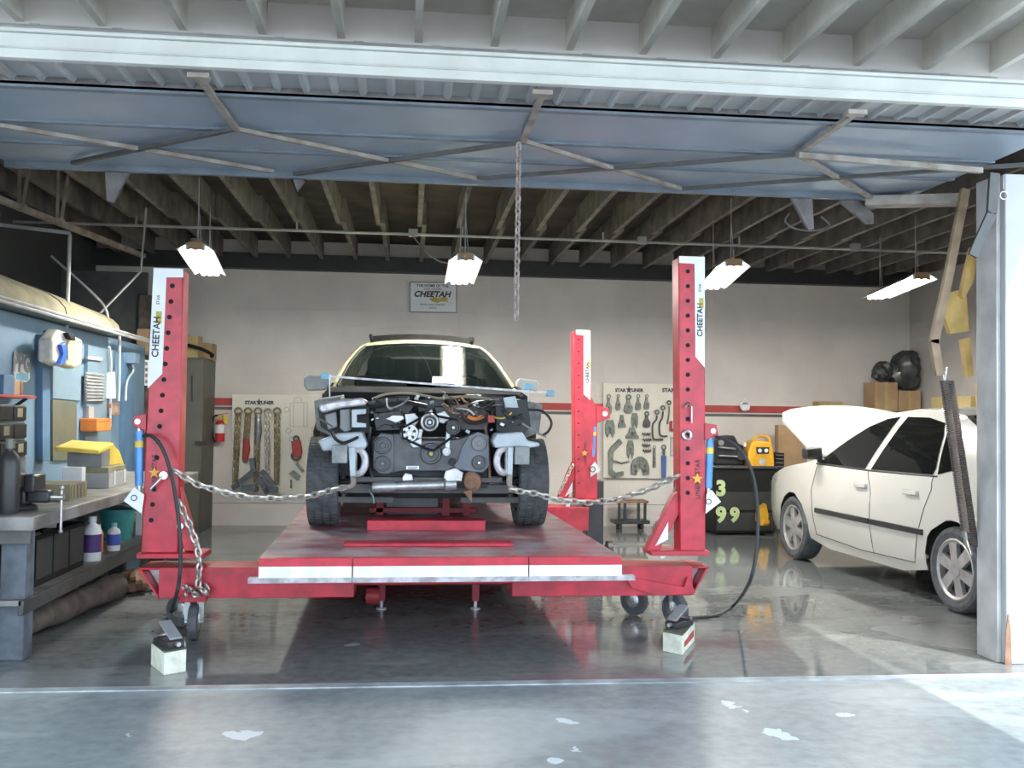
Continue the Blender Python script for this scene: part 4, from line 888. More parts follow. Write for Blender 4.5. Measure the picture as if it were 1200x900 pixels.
k.text('FRAME AND UNIBODY', P(507, 357, y=YW-.014), xd, yd, .030, .001); k.text('REPAIR', P(507, 361, y=YW-.014), xd, yd, .028, .001)
k.mat(m_gold); k.poly(PP([(503, 350), (509, 348), (514, 349.5), (520, 347.5), (526, 350), (523, 352), (526, 354), (518, 353), (512, 355), (506, 353)], YW-.014), (0, .001, 0)); k.build('lettering', sg)

def logo(k, cx, cy, w_, y):
    xd = V((1, 0, 0)); yd = V((0, 0, 1)); h = pxw(w_, y)
    k.text('STAR', P(cx-w_*.31, cy, y=y), xd, yd, h*.165, .001, bold=.003); k.text('LINER', P(cx+w_*.31, cy, y=y), xd, yd, h*.165, .001, bold=.003)
    c = P(cx, cy-.6, y=y); R = h*.12
    k.poly([c + V((R*(1 if j % 2 == 0 else .42)*sin(pi*j/5), 0, R*(1 if j % 2 == 0 else .42)*cos(pi*j/5)*1.3)) for j in range(10)], (0, -.001, 0))
bl = thing('tool_board', 'white tool board with hanging chains on the back wall left of the wagon', 'tool board', P(328, 580, y=YW))
k = mb(m_board, .003); k.poly(PP([(272, 462), (386, 463), (386, 580), (272, 578)], YW-.02), (0, .02, 0)); k.build('board', bl)
k = mb(m_ink); logo(k, 303.5, 472, 32, YW-.022); k.build('lettering', bl)
k = mb(m_inkgrey)
for pts in ([(340, 472), (360, 472), (360, 500), (340, 500)], [(344, 472), (356, 472), (356, 500), (344, 500)], [(345, 466), (353, 466), (353, 472), (345, 472)], [(366, 500), (374, 500), (374, 514), (366, 514)]):
    q = PP(pts, YW-.022)
    for i in range(4): k.bar(q[i], q[(i+1) % 4], .006, .004)
for a in ((336, 480), (338, 505), (342, 515)): k.torus(P(*a, y=YW-.022), .03, .003, (0, 1, 0), 12, 4)
k.build('printed_outline', bl)
br = thing('clamp_board', 'white tool board full of pull clamps right of the rear tower', 'tool board', P(753, 562, y=YW))
k = mb(m_board, .003); k.poly(PP([(707, 449), (802, 450), (802, 561), (707, 560)], YW-.02), (0, .02, 0)); k.build('board', br)
k = mb(m_ink); logo(k, 737, 457.5, 32, YW-.022); k.text('STAR', P(783, 457.5, y=YW-.022), (1, 0, 0), (0, 0, 1), .065, .001, bold=.003); k.build('lettering', br)

# chains hung on the left board
def hung_chain(px, y0, y1, m, label, px1=None, link=.06, r=.013, part=None):
    y = YW-.06; px1 = px if px1 is None else px1
    k = mb(m); a, b = P(px, y0, y=y), P(px1, y1, y=y); o2 = V((.016, 0, 0))
    k.torus(a+V((0, 0, -.02)), .04, .013, (0, 1, 0), 14, 6)
    for s_ in (-1, 1): k.chain([a+o2*s_+V((0, 0, -.05)), a.lerp(b, .5)+o2*s_, b+o2*s_*.6], link, r, 8, 5)
    o = k.build('hanging_chain'); tag(o, label, 'chain', 'chains on the left tool board')
    if part: k = mb(part[0]); q0, q1 = a.lerp(b, part[1]), a.lerp(b, part[2]); k.tube([q0, q0.lerp(q1, .5)+V((.01, -.02, 0)), q1], [.035, .045, .035], 10); k.build('sleeve', o)
hung_chain(279.5, 480, 572, m_chain_gold, 'leftmost brass coloured chain on the left tool board', 275)
hung_chain(291, 480, 542, m_chain_gold, 'second board chain from left, with a dark red sleeve', 287, part=(m_stripe, .55, .95))
hung_chain(302.5, 480, 576, m_chain_gold, 'third board chain from left, with a dark grey upper sleeve', 300, part=(m_chain_grey, .06, .42))
hung_chain(314, 481, 556, m_chain, 'fourth board chain from left, pale and shorter', 313)
hung_chain(325, 480, 568, m_chain_gold, 'rightmost olive brass chain on the left tool board', 324)
def frame_stand(pts, label):
    k = mb(m_greyblue)
    for a, b in pts: k.bar(P(*a, y=YW-.14), P(*b, y=YW-.14), .06, .05, (0, 1, 0))
    tag(k.build('angle_bracket'), label, 'bracket')
frame_stand([((295, 537), (297, 553)), ((297, 552), (280, 566)), ((280, 568), (272, 572)), ((283, 572), (300, 571))], 'grey blue bent steel bracket at the foot of the left board')
frame_stand([((306, 552), (320, 568)), ((303, 560), (314, 578)), ((309, 574), (326, 574))], 'grey blue splayed steel bracket right of the long board chain')
cp = thing('come_along', 'dark red pulley block hanging on the left board beside the tyre', 'pulley block', P(347, 537, y=YW-.06))
k = mb(m_stripe, .008); k.poly(PP([(341, 517), (352, 516), (354, 531), (350, 536), (343, 535)], YW-.08), (0, .06, 0)); k.build('housing', cp)
k = mb(m_tooldark); k.torus(P(347, 534, y=YW-.06), .05, .014, (0, 1, 0)); k.torus(P(347, 514, y=YW-.06), .03, .01, (0, 1, 0)); k.build('hook', cp)
k = mb(m_tool, .004); k.poly(PP([(338, 555), (344, 551), (352, 558), (348, 563), (344, 559)], YW-.06), (0, .03, 0)); k.poly(PP([(346, 544), (349, 542), (357, 552), (354, 554)], YW-.06), (0, .03, 0)); k.cyl(P(341, 562, y=YW-.05), P(341, 572, y=YW-.05), .01)
tag(k.build('pull_clamp'), 'small grey clamp below the red pulley block', 'clamp')

# clamps on the right board
def clamp(cx, y0, y1, w_, label, style=0, m=None):
    m = m or m_tool; y = YW-.05; k = mb(m, .004)
    er = w_*.32 if style in (0, 3) else 0
    if er:
        k.torus(P(cx, y0+er, y=y), pxw(er*.8, y), pxw(er*.3, y), (0, 1, 0), 16, 6); y0b = y0+er*1.7
    else: y0b = y0
    h = y1-y0b
    if style == 0: pts = [(cx-w_*.16, y0b), (cx+w_*.16, y0b), (cx+w_*.22, y0b+h*.3), (cx+w_*.5, y0b+h*.55), (cx+w_*.45, y1-h*.1), (cx+w_*.2, y1), (cx-w_*.25, y1), (cx-w_*.5, y1-h*.15), (cx-w_*.42, y0b+h*.5), (cx-w_*.2, y0b+h*.28)]
    elif style == 1: pts = [(cx-w_*.3, y0b), (cx+w_*.3, y0b), (cx+w_*.5, y0b+h*.3), (cx+w_*.48, y0b+h*.75), (cx+w_*.25, y1), (cx+w_*.1, y0b+h*.7), (cx-w_*.1, y0b+h*.7), (cx-w_*.25, y1), (cx-w_*.48, y0b+h*.75), (cx-w_*.5, y0b+h*.3)]
    elif style == 2: pts = [(cx-w_*.2, y0b), (cx+w_*.2, y0b), (cx+w_*.35, y0b+h*.6), (cx+w_*.55, y1-h*.15), (cx+w_*.5, y1), (cx-w_*.5, y1), (cx-w_*.5, y1-h*.2), (cx-w_*.3, y0b+h*.5)]
    else: pts = [(cx-w_*.25, y0b), (cx+w_*.25, y0b), (cx+w_*.3, y1), (cx-w_*.3, y1)]
    k.poly(PP(pts, y), (0, .035, 0)); k.mat(m_tooldark); p = P(cx, y0b+h*.55, y=y); k.cyl(p+V((0, -.008, 0)), p, pxw(max(1, w_*.14), y), n=10)
    if style in (1, 2): k.bar(P(cx-w_*.3, y0b+h*.4, y=y-.004), P(cx+w_*.3, y0b+h*.45, y=y-.004), .008, .006)
    return tag(k.build('pull_clamp'), label, 'clamp', 'pull clamps on the right board')
clamp(713.5, 462, 486, 8, 'long pull clamp, first in the top row of the right board')
clamp(724.5, 462, 481, 6, 'slim pull clamp, second in the top row of the right board')
clamp(736.5, 462, 484, 10.5, 'broad pull clamp, third in the top row of the right board')
clamp(748, 462, 481, 7, 'pull clamp, fourth in the top row of the right board')
clamp(758, 462, 480, 6.5, 'pull clamp, last in the top row of the right board')
clamp(715, 492, 513, 11, 'oval jaw clamp at the left edge of the right board', 1)
clamp(729, 486, 501, 8.5, 'small bell shaped clamp in the second row', 2)
clamp(744, 484, 502, 7.5, 'knobbly clamp above the wide flat clamp', 1)
clamp(758, 482, 501, 9, 'blackened clamp right of the knobbly clamp', 0, m_tooldark)
clamp(741, 501, 514, 15, 'wide flat clamp in the middle of the right board', 2)
clamp(739, 516, 538, 8, 'narrow clamp above the horseshoe plate', 1)
clamp(767, 522, 548, 5.5, 'small shackle with eye near the blue tool', 3)
k = mb(m_tool, .004); cc = [(750+10.5*cos(a), 547-12*sin(a)) for a in [pi*i/12-.25 for i in range(13+0)]]
pts = [(739.5, 556), (739.5, 546), (742, 539), (748, 535), (753, 535), (758, 539), (761, 546), (761, 556), (754, 557), (752, 549), (748, 549), (746, 557)]
k.poly(PP(pts, YW-.05), (0, .03, 0)); k.mat(m_tooldark); k.bar(P(750, 535, y=YW-.052), P(750, 549, y=YW-.052), .008, .006)
for q in ((744, 546), (756, 546), (745, 552), (755, 552)): p = P(*q, y=YW-.05); k.cyl(p+V((0, -.006, 0)), p, .018, n=10)
tag(k.build('horseshoe_plate'), 'horseshoe shaped steel plate low on the right board', 'plate')
k = mb(m_tool, .005); k.poly(PP([(726, 514), (730, 519), (719, 530), (718, 550), (722, 554), (731, 552), (731, 557), (720, 560), (714, 556), (713, 530), (716, 524)], YW-.06), (0, .045, 0))
tag(k.build('pull_hook'), 'big bent pull hook at lower left of the right board', 'hook')
k = mb(m_tool); k.chain([P(719, 540, y=YW-.04), P(728, 543, y=YW-.04), P(738, 541, y=YW-.04)], .04, .006, 8, 4)
tag(k.build('short_chain'), 'short chain across the big bent hook', 'chain')
k = mb(m_tool)
for j in range(4):
    c = P(757+(j % 2)*1, 509+j*6.5, y=YW-.04); k.tube([c+V((-.05+.1*t/14, -.012*abs(sin(t*pi/2)), .022*sin(t*1.6))) for t in range(15)], .008, 5)
tag(k.build('spring_clips'), 'row of small zinc spring clips on the right board', 'clips')
def jhook(pts, eye, label, r=1.1):
    k = mb(m_tooldark); k.tube(smooth_path([P(*q, y=YW-.05) for q in pts], 5), pxw(r, YW), 6); k.torus(P(*eye, y=YW-.05), pxw(2.3, YW), pxw(.8, YW), (0, 1, 0), 14, 6)
    tag(k.build('long_hook'), label, 'hook', 'long hooks on the right board')
jhook([(770, 487), (769, 492), (765, 498), (765, 512), (768, 515), (777, 515)], (770, 483), 'left long hook with a square foot')
jhook([(777, 482), (776, 490), (773, 496), (773, 508), (776, 511), (782, 511)], (777, 478), 'middle long hook leaning over the first')
jhook([(784, 476), (784, 485), (782, 497)], (784, 472), 'short straight hook nearest the right tower', .9)
k = mb(m_stripe, .003); k.poly(PP([(785, 494), (788, 493), (788, 502), (792, 503), (792, 506), (785, 505)], YW-.05), (0, .03, 0)); tag(k.build('red_bracket'), 'small red bracket at the right of the clamp board', 'bracket')
bt = thing('ratchet_puller', 'blue handled puller with eye at lower right of the clamp board', 'puller', P(778, 560, y=YW-.05))
k = mb(m_tool); k.torus(P(778, 524, y=YW-.05), pxw(2.5, YW), pxw(.8, YW), (0, 1, 0)); k.cyl(P(778, 527, y=YW-.05), P(778, 535, y=YW-.05), .015); k.build('eye', bt)
k = mb(M('blue handle', (.08, .14, .40), .5), .005); k.poly(PP([(775.5, 534), (781, 534), (780.5, 560), (776, 560)], YW-.065), (0, .046, 0)); k.build('handle', bt)
k = mb(m_slotgrey); 
for x in (786, 789, 791.5): k.bar(P(x, 512, y=YW-.03), P(x, 534, y=YW-.03), .008, .01)
k.bar(P(785.5, 513, y=YW-.03), P(792, 513, y=YW-.03), .008, .01); k.bar(P(785.5, 534, y=YW-.03), P(792, 534, y=YW-.03), .008, .01)
tag(k.build('wire_rack'), 'small grey wire rack on the board beside the right tower', 'rack')

# fire extinguisher
fx = thing('fire_extinguisher', 'small red fire extinguisher mounted under the wall stripe at left', 'fire extinguisher', P(257, 518, y=YW-.09))
c = P(257.5, 517.5, y=YW-.09); top_ = P(257.5, 492, y=YW-.09).z
k = mb(m_extred); k.lathe([(.05, 0), (.056, .01), (.056, (top_-c.z)*.8), (.045, (top_-c.z)*.93), (.02, top_-c.z)], c, (0, 0, 1), 20); k.mat(m_whiteplastic); k.lathe([(.0572, .10), (.0572, .2)], c, (0, 0, 1), 20, cap=False); k.build('cylinder', fx)
k = mb(m_gold, .004); k.obox((c.x, c.y, top_+.03), .05, .05, .05); k.mat(m_yellow); k.obox((c.x+.06, c.y, top_+.0), .05, .01, .09); k.mat(m_orange); k.bar((c.x-.03, c.y, top_+.06), (c.x+.09, c.y, top_+.08), .02, .012); k.build('valve', fx)
k = mb(m_black); k.tube(smooth_path([(c.x, c.y, top_+.05), (c.x-.07, c.y, top_+.04), (c.x-.10, c.y, top_-.06), (c.x-.08, c.y, top_-.2), (c.x-.05, c.y-.02, top_-.26)]), .012, 8); k.build('hose', fx)

# floor cart under the right board
ct = thing('tool_trolley', 'small dark low trolley standing under the clamp board', 'trolley', P(740, 618, z=0))
p = P(741, 617, z=0); yq = 11.6; a0, a1 = P(722, 600, y=yq).x, P(760, 600, y=yq).x; h = P(740, 587, y=yq).z
k = mb(m_rust, .004); k.box(a0, a1, yq, yq+.25, h-.03, h); k.build('upper_tray', ct)
k = mb(m_blkplastic, .004); k.box(a0-.02, a1+.02, yq, yq+.25, .07, .11); k.build('lower_tray', ct)
for x in (a0+.03, a0+.10, a1-.13, a1-.05):
    k = mb(m_dark); k.box(x, x+.03, yq+.02, yq+.05, .1, h-.03); k.build('post', ct)
for x in (a0+.05, a1-.08): k = mb(m_dark); k.cyl((x, yq+.05, .036), (x+.03, yq+.05, .036), .035); k.cyl((x, yq+.2, .036), (x+.03, yq+.2, .036), .035); k.build('caster', ct)

# ------------------------------------------------------------------ tool chest bench behind the right tower
yq = 11.1
x0, x1 = P(838, 560, y=yq).x, P(908, 560, y=yq).x; zt = P(870, 546, y=yq).z
tc = thing('parts_cabinet', 'black steel cabinet with pale green painted numbers behind the right tower', 'cabinet', ((x0+x1)/2, yq+.3, 0))
k = mb(m_black, .006); k.box(x0, x1, yq, BACK-.25, 0.02, zt-.03); k.build('body', tc)
k = mb(m_darkrod, .004); k.box(x0-.03, x1+.03, yq-.03, BACK-.22, zt-.03, zt); k.build('top', tc)
for z0, z1 in ((.05, .26), (.29, .50)):
    k = mb(m_dark, .004); k.box(x0+.02, x1-.02, yq-.012, yq, min(z0, zt-.3), min(z1, zt-.06)); k.build('drawer', tc)
k = mb(m_limegreen)
for t, q, s_ in (('3', (845, 573), .24), ('9', (845, 604), .24), ('9', (861, 604), .22)): k.text(t, P(*q, y=yq-.016), (1, 0, 0), (0, 0, 1), s_, .002, bold=.012)
k.build('painted_number', tc)
cg = thing('grinder_machine', 'black wheeled machine lying on the dark cabinet top', 'machine', P(855, 545, y=yq+.3))
k = mb(m_blkplastic, .02); k.poly(PP([(838, 545), (838, 516), (848, 512), (861, 510), (866, 520), (872, 522), (872, 545)], yq+.15), (0, .3, 0)); k.build('body', cg)
k = mb(m_grey, .004); k.bar(P(842, 524, y=yq+.12), P(862, 526, y=yq+.12), .03, .02); k.bar(P(842, 534, y=yq+.12), P(864, 535, y=yq+.12), .03, .02); k.cyl(P(845, 519, y=yq+.12), P(845, 519, y=yq+.16), .035); k.build('handle', cg)
k = mb(m_dark, .01); k.cyl(P(869, 533, y=yq+.1), P(869, 533, y=yq+.3), .065); k.mat(m_whiteplastic); k.obox(P(873, 521, y=yq+.09), .03, .01, .05); k.build('drum', cg)
yt = thing('charger_unit', 'amber yellow battery charger with two round dials on the cabinet', 'charger', P(893, 553, y=yq+.1))
k = mb(m_amber, .02); k.bseg = 3; k.poly(PP([(878, 552), (877, 530), (881, 518), (888, 516), (904, 518), (907, 530), (908, 545), (904, 554), (884, 554)], yq+.05), (0, .25, 0)); k.build('case', yt)
k = mb(m_dark, .004); k.poly(PP([(886, 524), (902, 524), (901, 532), (887, 532)], yq+.044), (0, .01, 0)); k.build('dial_panel', yt)
k = mb(m_whiteplastic)
for cx in (890.5, 898): p = P(cx, 528, y=yq+.044); k.cyl(p+V((0, -.004, 0)), p, pxw(2.4, yq), n=14)
k.mat(m_lip); p = P(893.5, 541, y=yq+.05); k.cyl(p+V((0, -.006, 0)), p, pxw(4.5, yq), n=16); k.build('dial', yt)
k = mb(m_amber, .005); k.tube(smooth_path([P(882, 519, y=yq+.15), P(886, 512, y=yq+.15), P(899, 512, y=yq+.15), P(903, 519, y=yq+.15)]), .018, 8); k.build('carry_handle', yt)
k = mb(m_black, .004); k.poly(PP([(908, 530), (919, 531), (919, 552), (908, 554)], yq+.12), (0, .2, 0)); k.mat(m_slotgrey)
for i in range(4): k.bar(P(909, 533+i*4.5, y=yq+.118), P(918, 533.5+i*4.5, y=yq+.118), .012, .006)
tag(k.build('battery_box'), 'black finned box between the amber charger and the cardboard', 'box')
k = mb(m_card, .004); q = PP([(911, 499), (921, 498), (940, 500), (944, 560), (920, 620), (911, 620)], 11.55); k.poly(PP([(912, 498), (946, 500), (946, 618), (912, 618)], 11.6), (0, .12, 0))
tag(k.build('cardboard_sheet'), 'tall brown cardboard box against the wall behind the sedan', 'cardboard box')
k = mb(m_amber, .006); k.poly(PP([(890, 598), (898, 590), (901, 604), (900, 615), (889, 612)], 10.9), (0, .12, 0)); k.cyl(P(892, 612, y=10.9), P(899, 612, y=10.95), .04)
tag(k.build('floor_jack'), 'yellow floor tool between cabinet and sedan wheel', 'tool')
k = mb(m_whiteplastic); p = P(873, 476, y=YW-.02); k.torus(p, .055, .012, (0, 1, 0)); k.cyl(P(873, 466, y=YW-.02), P(873, 472, y=YW-.02), .008); k.box(p.x-.05, p.x+.05, YW-.05, YW-.01, p.z-.05, p.z+.02)
tag(k.build('air_outlet'), 'pale round air hose fitting on the red wall stripe', 'wall fitting')

# ------------------------------------------------------------------ shelf in the right rear corner
k = mb(m_dark, .003); zs = 1.47
k.box(5.55, 6.4, 11.55, 12.0, zs-.03, zs); k.box(5.95, 6.4, 8.2, 11.55, zs-.03, zs)
for y in (8.3, 9.9, 11.5): k.bar((6.39, y, zs-.35), (6.05, y, zs-.03), .03, .03)
tag(k.build('corner_shelf'), 'dark shelf on the right wall above the sedan', 'shelf')
def blob(name, label, cat, m, c, s_, seed, n=3):
    random.seed(seed); k = mb(m); k.ang = 25
    rings = []; N_ = 18
    for i in range(11):
        t = pi*i/10; ring = []
        for j in range(N_):
            a = 2*pi*j/N_; r = 1+.22*sin(3*a+seed+2*t)+.14*sin(7*a+5*t+seed)+random.uniform(-.09, .09)
            ring.append((c[0]+s_[0]*max(.03, sin(t))*r*cos(a), c[1]+s_[1]*max(.03, sin(t))*r*sin(a), c[2]+s_[2]*(1-cos(t))*(1+.12*sin(4*a+seed)*sin(t))))
        rings.append(ring)
    zmin = min(p[2] for r in rings for p in r); rings = [[(x, y, z-zmin+c[2]) for x, y, z in r] for r in rings]
    k.loft(rings); return tag(k.build(name), label, cat)
def sbox(px0, px1, py0, y, dpt, m, name, label, z=zs, cat='box', bev=.004):
    k = mb(m, bev); a, b = P(px0, 470, y=y).x, P(px1, 470, y=y).x; h = P((px0+px1)/2, py0, y=y).z; k.box(a, b, y, y+dpt, z, h); k.mat(m_canopy) if False else None
    k.mat(m_card2 if m is m_card else m); k.box((a+b)/2-.02, (a+b)/2+.02, y-.002, y, z+.01, h)
    return tag(k.build(name), label, cat), h
_, h1 = sbox(1025, 1052, 448, 11.6, .3, m_card, 'cardboard_box', 'brown cardboard box at the left end of the corner shelf', cat='cardboard box')
_, h2 = sbox(1053, 1079, 458, 11.6, .3, m_card, 'cardboard_box', 'lower brown cardboard box under the black bag on the corner shelf', cat='cardboard box')
p = P(1070, 455, y=11.75); blob('plastic_bag', 'large crumpled black plastic bag on the corner shelf boxes', 'bag', m_bag, (p.x-.09, 11.75, h2+.01), (.19, .14, .25), 3)
p = P(1038, 448, y=11.75); blob('plastic_bag', 'smaller dark bag on the left shelf box', 'bag', m_bag, (p.x-.05, 11.75, h1+.01), (.115, .11, .13), 5)
k = mb(m_ochre, .005); k.box(6.02, 6.36, 9.2, 9.9, zs, zs+.28); k.mat(m_card2); k.box(6.02, 6.36, 10.0, 10.8, zs, zs+.16); tag(k.build('wood_box'), 'ochre boxes at the right end of the corner shelf', 'box')
k = mb(m_card2, .004); p = P(968, 470, y=11.8); k.box(p.x-.1, p.x+.22, 11.8, 11.98, 1.52, 1.58); tag(k.build('carton'), 'flat yellow carton on the wall ledge behind the raised hood', 'carton')
k = mb(m_wood, .003); k.box(P(955, 470, y=11.8).x, P(990, 470, y=11.8).x, 11.78, 12.0, 1.495, 1.52); tag(k.build('wall_ledge'), 'short wooden wall ledge behind the raised hood', 'ledge')

# ------------------------------------------------------------------ left: locker, booth, canopy
yl = 11.3; lx0, lx1 = P(180, 500, y=yl).x, P(237, 500, y=yl).x; lz = P(225, 419, y=yl).z
lk = thing('locker', 'tall olive grey steel locker behind the left tower', 'locker', ((lx0+lx1)/2, yl+.3, 0))
k = mb(m_olivegrey, .006); k.box(lx0, lx1, yl, BACK-.02, 0, lz); k.build('body', lk)
for a, b in ((lx0+.01, lx0+(lx1-lx0)*.55), (lx0+(lx1-lx0)*.56, lx1-.01)):
    k = mb(m_olivegrey, .005); k.box(a, b, yl-.02, yl, .06, lz-.03); dr = k.build('door', lk)
k = mb(m_dark); p = P(232, 519, y=yl-.03); k.box(p.x-.03, p.x+.10, yl-.05, yl-.02, p.z-.02, p.z+.02); k.cyl(P(225, 440, y=yl-.03), P(225, 470, y=yl-.03), .008); k.build('latch', lk)
def topbox(px0, px1, py0, y, m, label, z=lz, rot=0):
    k = mb(m, .004); a, b = P(px0, 410, y=y).x, P(px1, 410, y=y).x; k.obox(((a+b)/2, y+.12, z+(P(px0, py0, y=y).z-z)/2), b-a, .24, P(px0, py0, y=y).z-z, Matrix.Rotation(rot, 3, 'Z'))
    k.mat(m_canopy); k.obox(((a+b)/2, y+.12, P(px0, py0, y=y).z+.002), .05, .24, .004, Matrix.Rotation(rot, 3, 'Z'))
    return tag(k.build('cardboard_box'), label, 'cardboard box')
topbox(207, 232, 393, yl+.1, m_card2, 'yellowish cardboard box on top of the olive locker')
topbox(234, 249, 402, yl+.35, m_card, 'small brown box at the right on top of the locker', rot=.0)
k = mb(m_black); p = P(225, 405, y=yl+.02); k.tube(smooth_path([(p.x-.05, yl+.03, lz+.14), (p.x+.1, yl+.03, lz+.10), (p.x+.22, yl+.04, lz+.04), (p.x+.2, yl+.05, lz+.015)]), .02, 8)
tag(k.build('black_cable'), 'black cable draped over the yellowish locker box', 'cable')

BX = -2.75
m_panel = m_blue
bo = struct(mb(m_blue).box(BX-.06, BX, 5.3, 10.6, 0, 2.02), 'wall_booth', 'blue painted booth wall along the left side')
def bp_(px, py): return P(px, py, x=BX+.012)
def booth_quad(pts, m, name, th=.02, parent=bo, bev=.003):
    k = mb(m, bev); k.poly([P(px, py, x=BX+th) for px, py in pts], (-th+.001, 0, 0)); return k.build(name, parent)
booth_quad([(50, 392), (59, 393), (59, 540), (50, 540)], m_bluedark, 'corner_post', .05)
booth_quad([(146, 414), (157, 416), (157, 560), (146, 560)], m_bluedark, 'corner_post', .05)
booth_quad([(62, 400), (95, 405), (95, 470), (62, 467)], m_bluepale, 'window_blind', .02)
booth_quad([(62, 468), (90, 471), (90, 540), (62, 540)], m_olive, 'lower_window', .02)
d1 = struct(mb(m_bluepale).box(BX, BX+.03, P(97, 480, x=BX).y, P(127, 480, x=BX).y, 0.0, P(112, 407, x=BX).z), 'door_1', 'pale blue booth door with louvred vent')
k = mb(m_grey, .003); pts = [P(px, py, x=BX+.045) for px, py in ((101, 436), (121, 438), (121, 471), (101, 471))]; k.poly(pts, (-.015, 0, 0))
lv = k.build('door_window', d1); k = mb(m_slotgrey)
for i in range(9): f = (i+.5)/9; k.bar(pts[0].lerp(pts[3], f)+V((.004, 0, 0)), pts[1].lerp(pts[2], f)+V((.004, 0, 0)), .012, .01)
k.build('louvre_slat', lv)
k = mb(m_slotgrey); k.poly([P(px, py, x=BX+.05) for px, py in ((103, 417), (120, 419), (120, 423), (103, 421))], (-.02, 0, 0)); k.build('vent_slot', d1)
k = mb(m_slotgrey); k.poly([P(px, py, x=BX+.05) for px, py in ((104, 476), (110, 477), (110, 492), (104, 492))], (-.02, 0, 0)); k.build('door_lock', d1)
# round sticker on the booth wall
st = thing('shop_sticker', 'white sticker with three grey letters on the blue booth wall', 'sticker', bp_(25, 446))
k = mb(m_whiteplastic); k.poly([P(px, py, x=BX+.008) for px, py in ((17, 418), (22, 415), (32, 416), (35, 420), (35, 444), (31, 448), (20, 447), (17, 444))], (-.007, 0, 0)); k.build('backing', st)
k = mb(m_inkgrey); k.text('PPG', P(26, 426, x=BX+.011), (0, 1, 0), (0, 0, 1), .18, .001, bold=.008); k.mat(m_skyblue); k.poly([P(px, py, x=BX+.011) for px, py in ((19, 445), (20, 438), (25, 436), (29, 438), (33, 437), (33, 446))], (-.002, 0, 0)); k.build('lettering', st)
# wall phone, clock-like meter, conduit on the booth
k = mb(m_whiteplastic, .004); k.poly([P(px, py, x=BX+.07) for px, py in ((131, 437), (135, 436), (136, 467), (130, 467))], (-.06, 0, 0)); tag(k.build('wall_phone'), 'slim white handset fixed on the booth wall', 'phone')
k = mb(m_rust, .004); k.poly([P(px, py, x=BX+.07) for px, py in ((130, 473), (140, 472), (141, 486), (131, 487))], (-.06, 0, 0)); k.mat(m_grey); k.obox(P(135.5, 480, x=BX+.075), .02, .05, .06); tag(k.build('switch_box'), 'small brown switch box below the white handset', 'switch box')
k = mb(m_horn); k.tube(smooth_path([P(140, 390, x=BX+.06), P(140, 440, x=BX+.06), P(139, 470, x=BX+.06)]), .014, 6); k.tube(smooth_path([P(128, 406, x=BX+.06), P(130, 430, x=BX+.06), P(129, 500, x=BX+.06)]), .012, 6)
tag(k.build('conduit_pipe'), 'pale conduit running down beside the booth door', 'pipe')
k = mb(m_blue, .004); k.obox(P(154, 420, x=BX+.08), .12, .16, .10); k.mat(m_horn); k.tube(smooth_path([P(155, 427, x=BX+.1), P(156, 435, x=BX+.1), P(149, 447, x=BX+.1), P(147, 470, x=BX+.1)]), .012, 6)
tag(k.build('junction_box'), 'blue junction box with white cable at the booth corner', 'electrical box')
# canopy rolls
def canopy(px0, px1, label, z0, h):
    y0 = P(px0, 370, x=BX+.1).y; y1 = P(px1, 390, x=BX+.1).y
    k = mb(m_canopy); rings = []
    for i in range(9):
        y = y0+(y1-y0)*i/8; sc = 1-.02*i
        rings.append([(BX+.12-.85*(1-cos(a))*1.0, y+.0, z0+h*sin(a)*sc) for a in [pi/2*j/8 for j in range(9)]] + [(BX-.8, y, z0)])
    k.loft(rings); k.mat(m_olive); k.box(BX-.8, BX+.13, y0, y1, z0-.05, z0)
    return tag(k.build('canopy_cover'), label, 'cover')
canopy(-40, 74, 'nearer cream curved cover on top of the blue booth', 2.08, .34)
canopy(76, 138, 'farther cream curved cover on top of the blue booth', 2.08, .30)
k = mb(m_slotgrey)
for z in (2.035, 2.06): k.tube([(BX+.16, 5.4, z), (BX+.16, 10.4, z)], .012, 6)
tag(k.build('booth_rail'), 'thin steel rails along the booth top edge', 'rail')
sh = thing('wall_shelf', 'narrow red shelf of small goods on the booth wall at the left edge', 'shelf', (BX+.1, 6.2, P(15, 463, x=BX+.1).z))
zz = P(15, 463, x=BX+.1).z; ya, yb_ = P(-20, 460, x=BX+.1).y, P(31, 460, x=BX+.1).y
k = mb(m_stripe, .004); k.box(BX, BX+.17, ya, yb_, zz-.02, zz); k.build('shelf_board', sh)
for y_ in (ya+.1, yb_-.1): k = mb(m_dark); k.bar((BX, y_, zz-.12), (BX+.14, y_, zz-.02), .02, .02); k.build('shelf_bracket', sh)
y_ = P(4, 460, x=BX+.1).y; k = mb(m_bluedark, .005); k.box(BX+.03, BX+.14, y_-.1, y_+.08, zz, zz+.13); tag(k.build('blue_box'), 'dark blue box on the narrow red wall shelf', 'box')
y_ = P(13, 460, x=BX+.1).y; k = mb(m_card, .004); k.box(BX+.03, BX+.13, y_-.06, y_+.07, zz, zz+.10); tag(k.build('carton'), 'small brown carton on the narrow red wall shelf', 'carton')
bottle_jobs = [(P(21, 460, x=BX+.1).y, zz)]
y_ = bottle_jobs[0][0]; k = mb(m_rust); k.lathe([(.035, 0), (.04, .01), (.04, .09), (.03, .10)], (BX+.09, y_, zz), (0, 0, 1), 18); k.mat(m_slotgrey); k.lathe([(.041, .088), (.041, .102), (.002, .102)], (BX+.09, y_, zz), (0, 0, 1), 18); tag(k.build('small_tin'), 'small rusty tin on the narrow red wall shelf', 'tin')
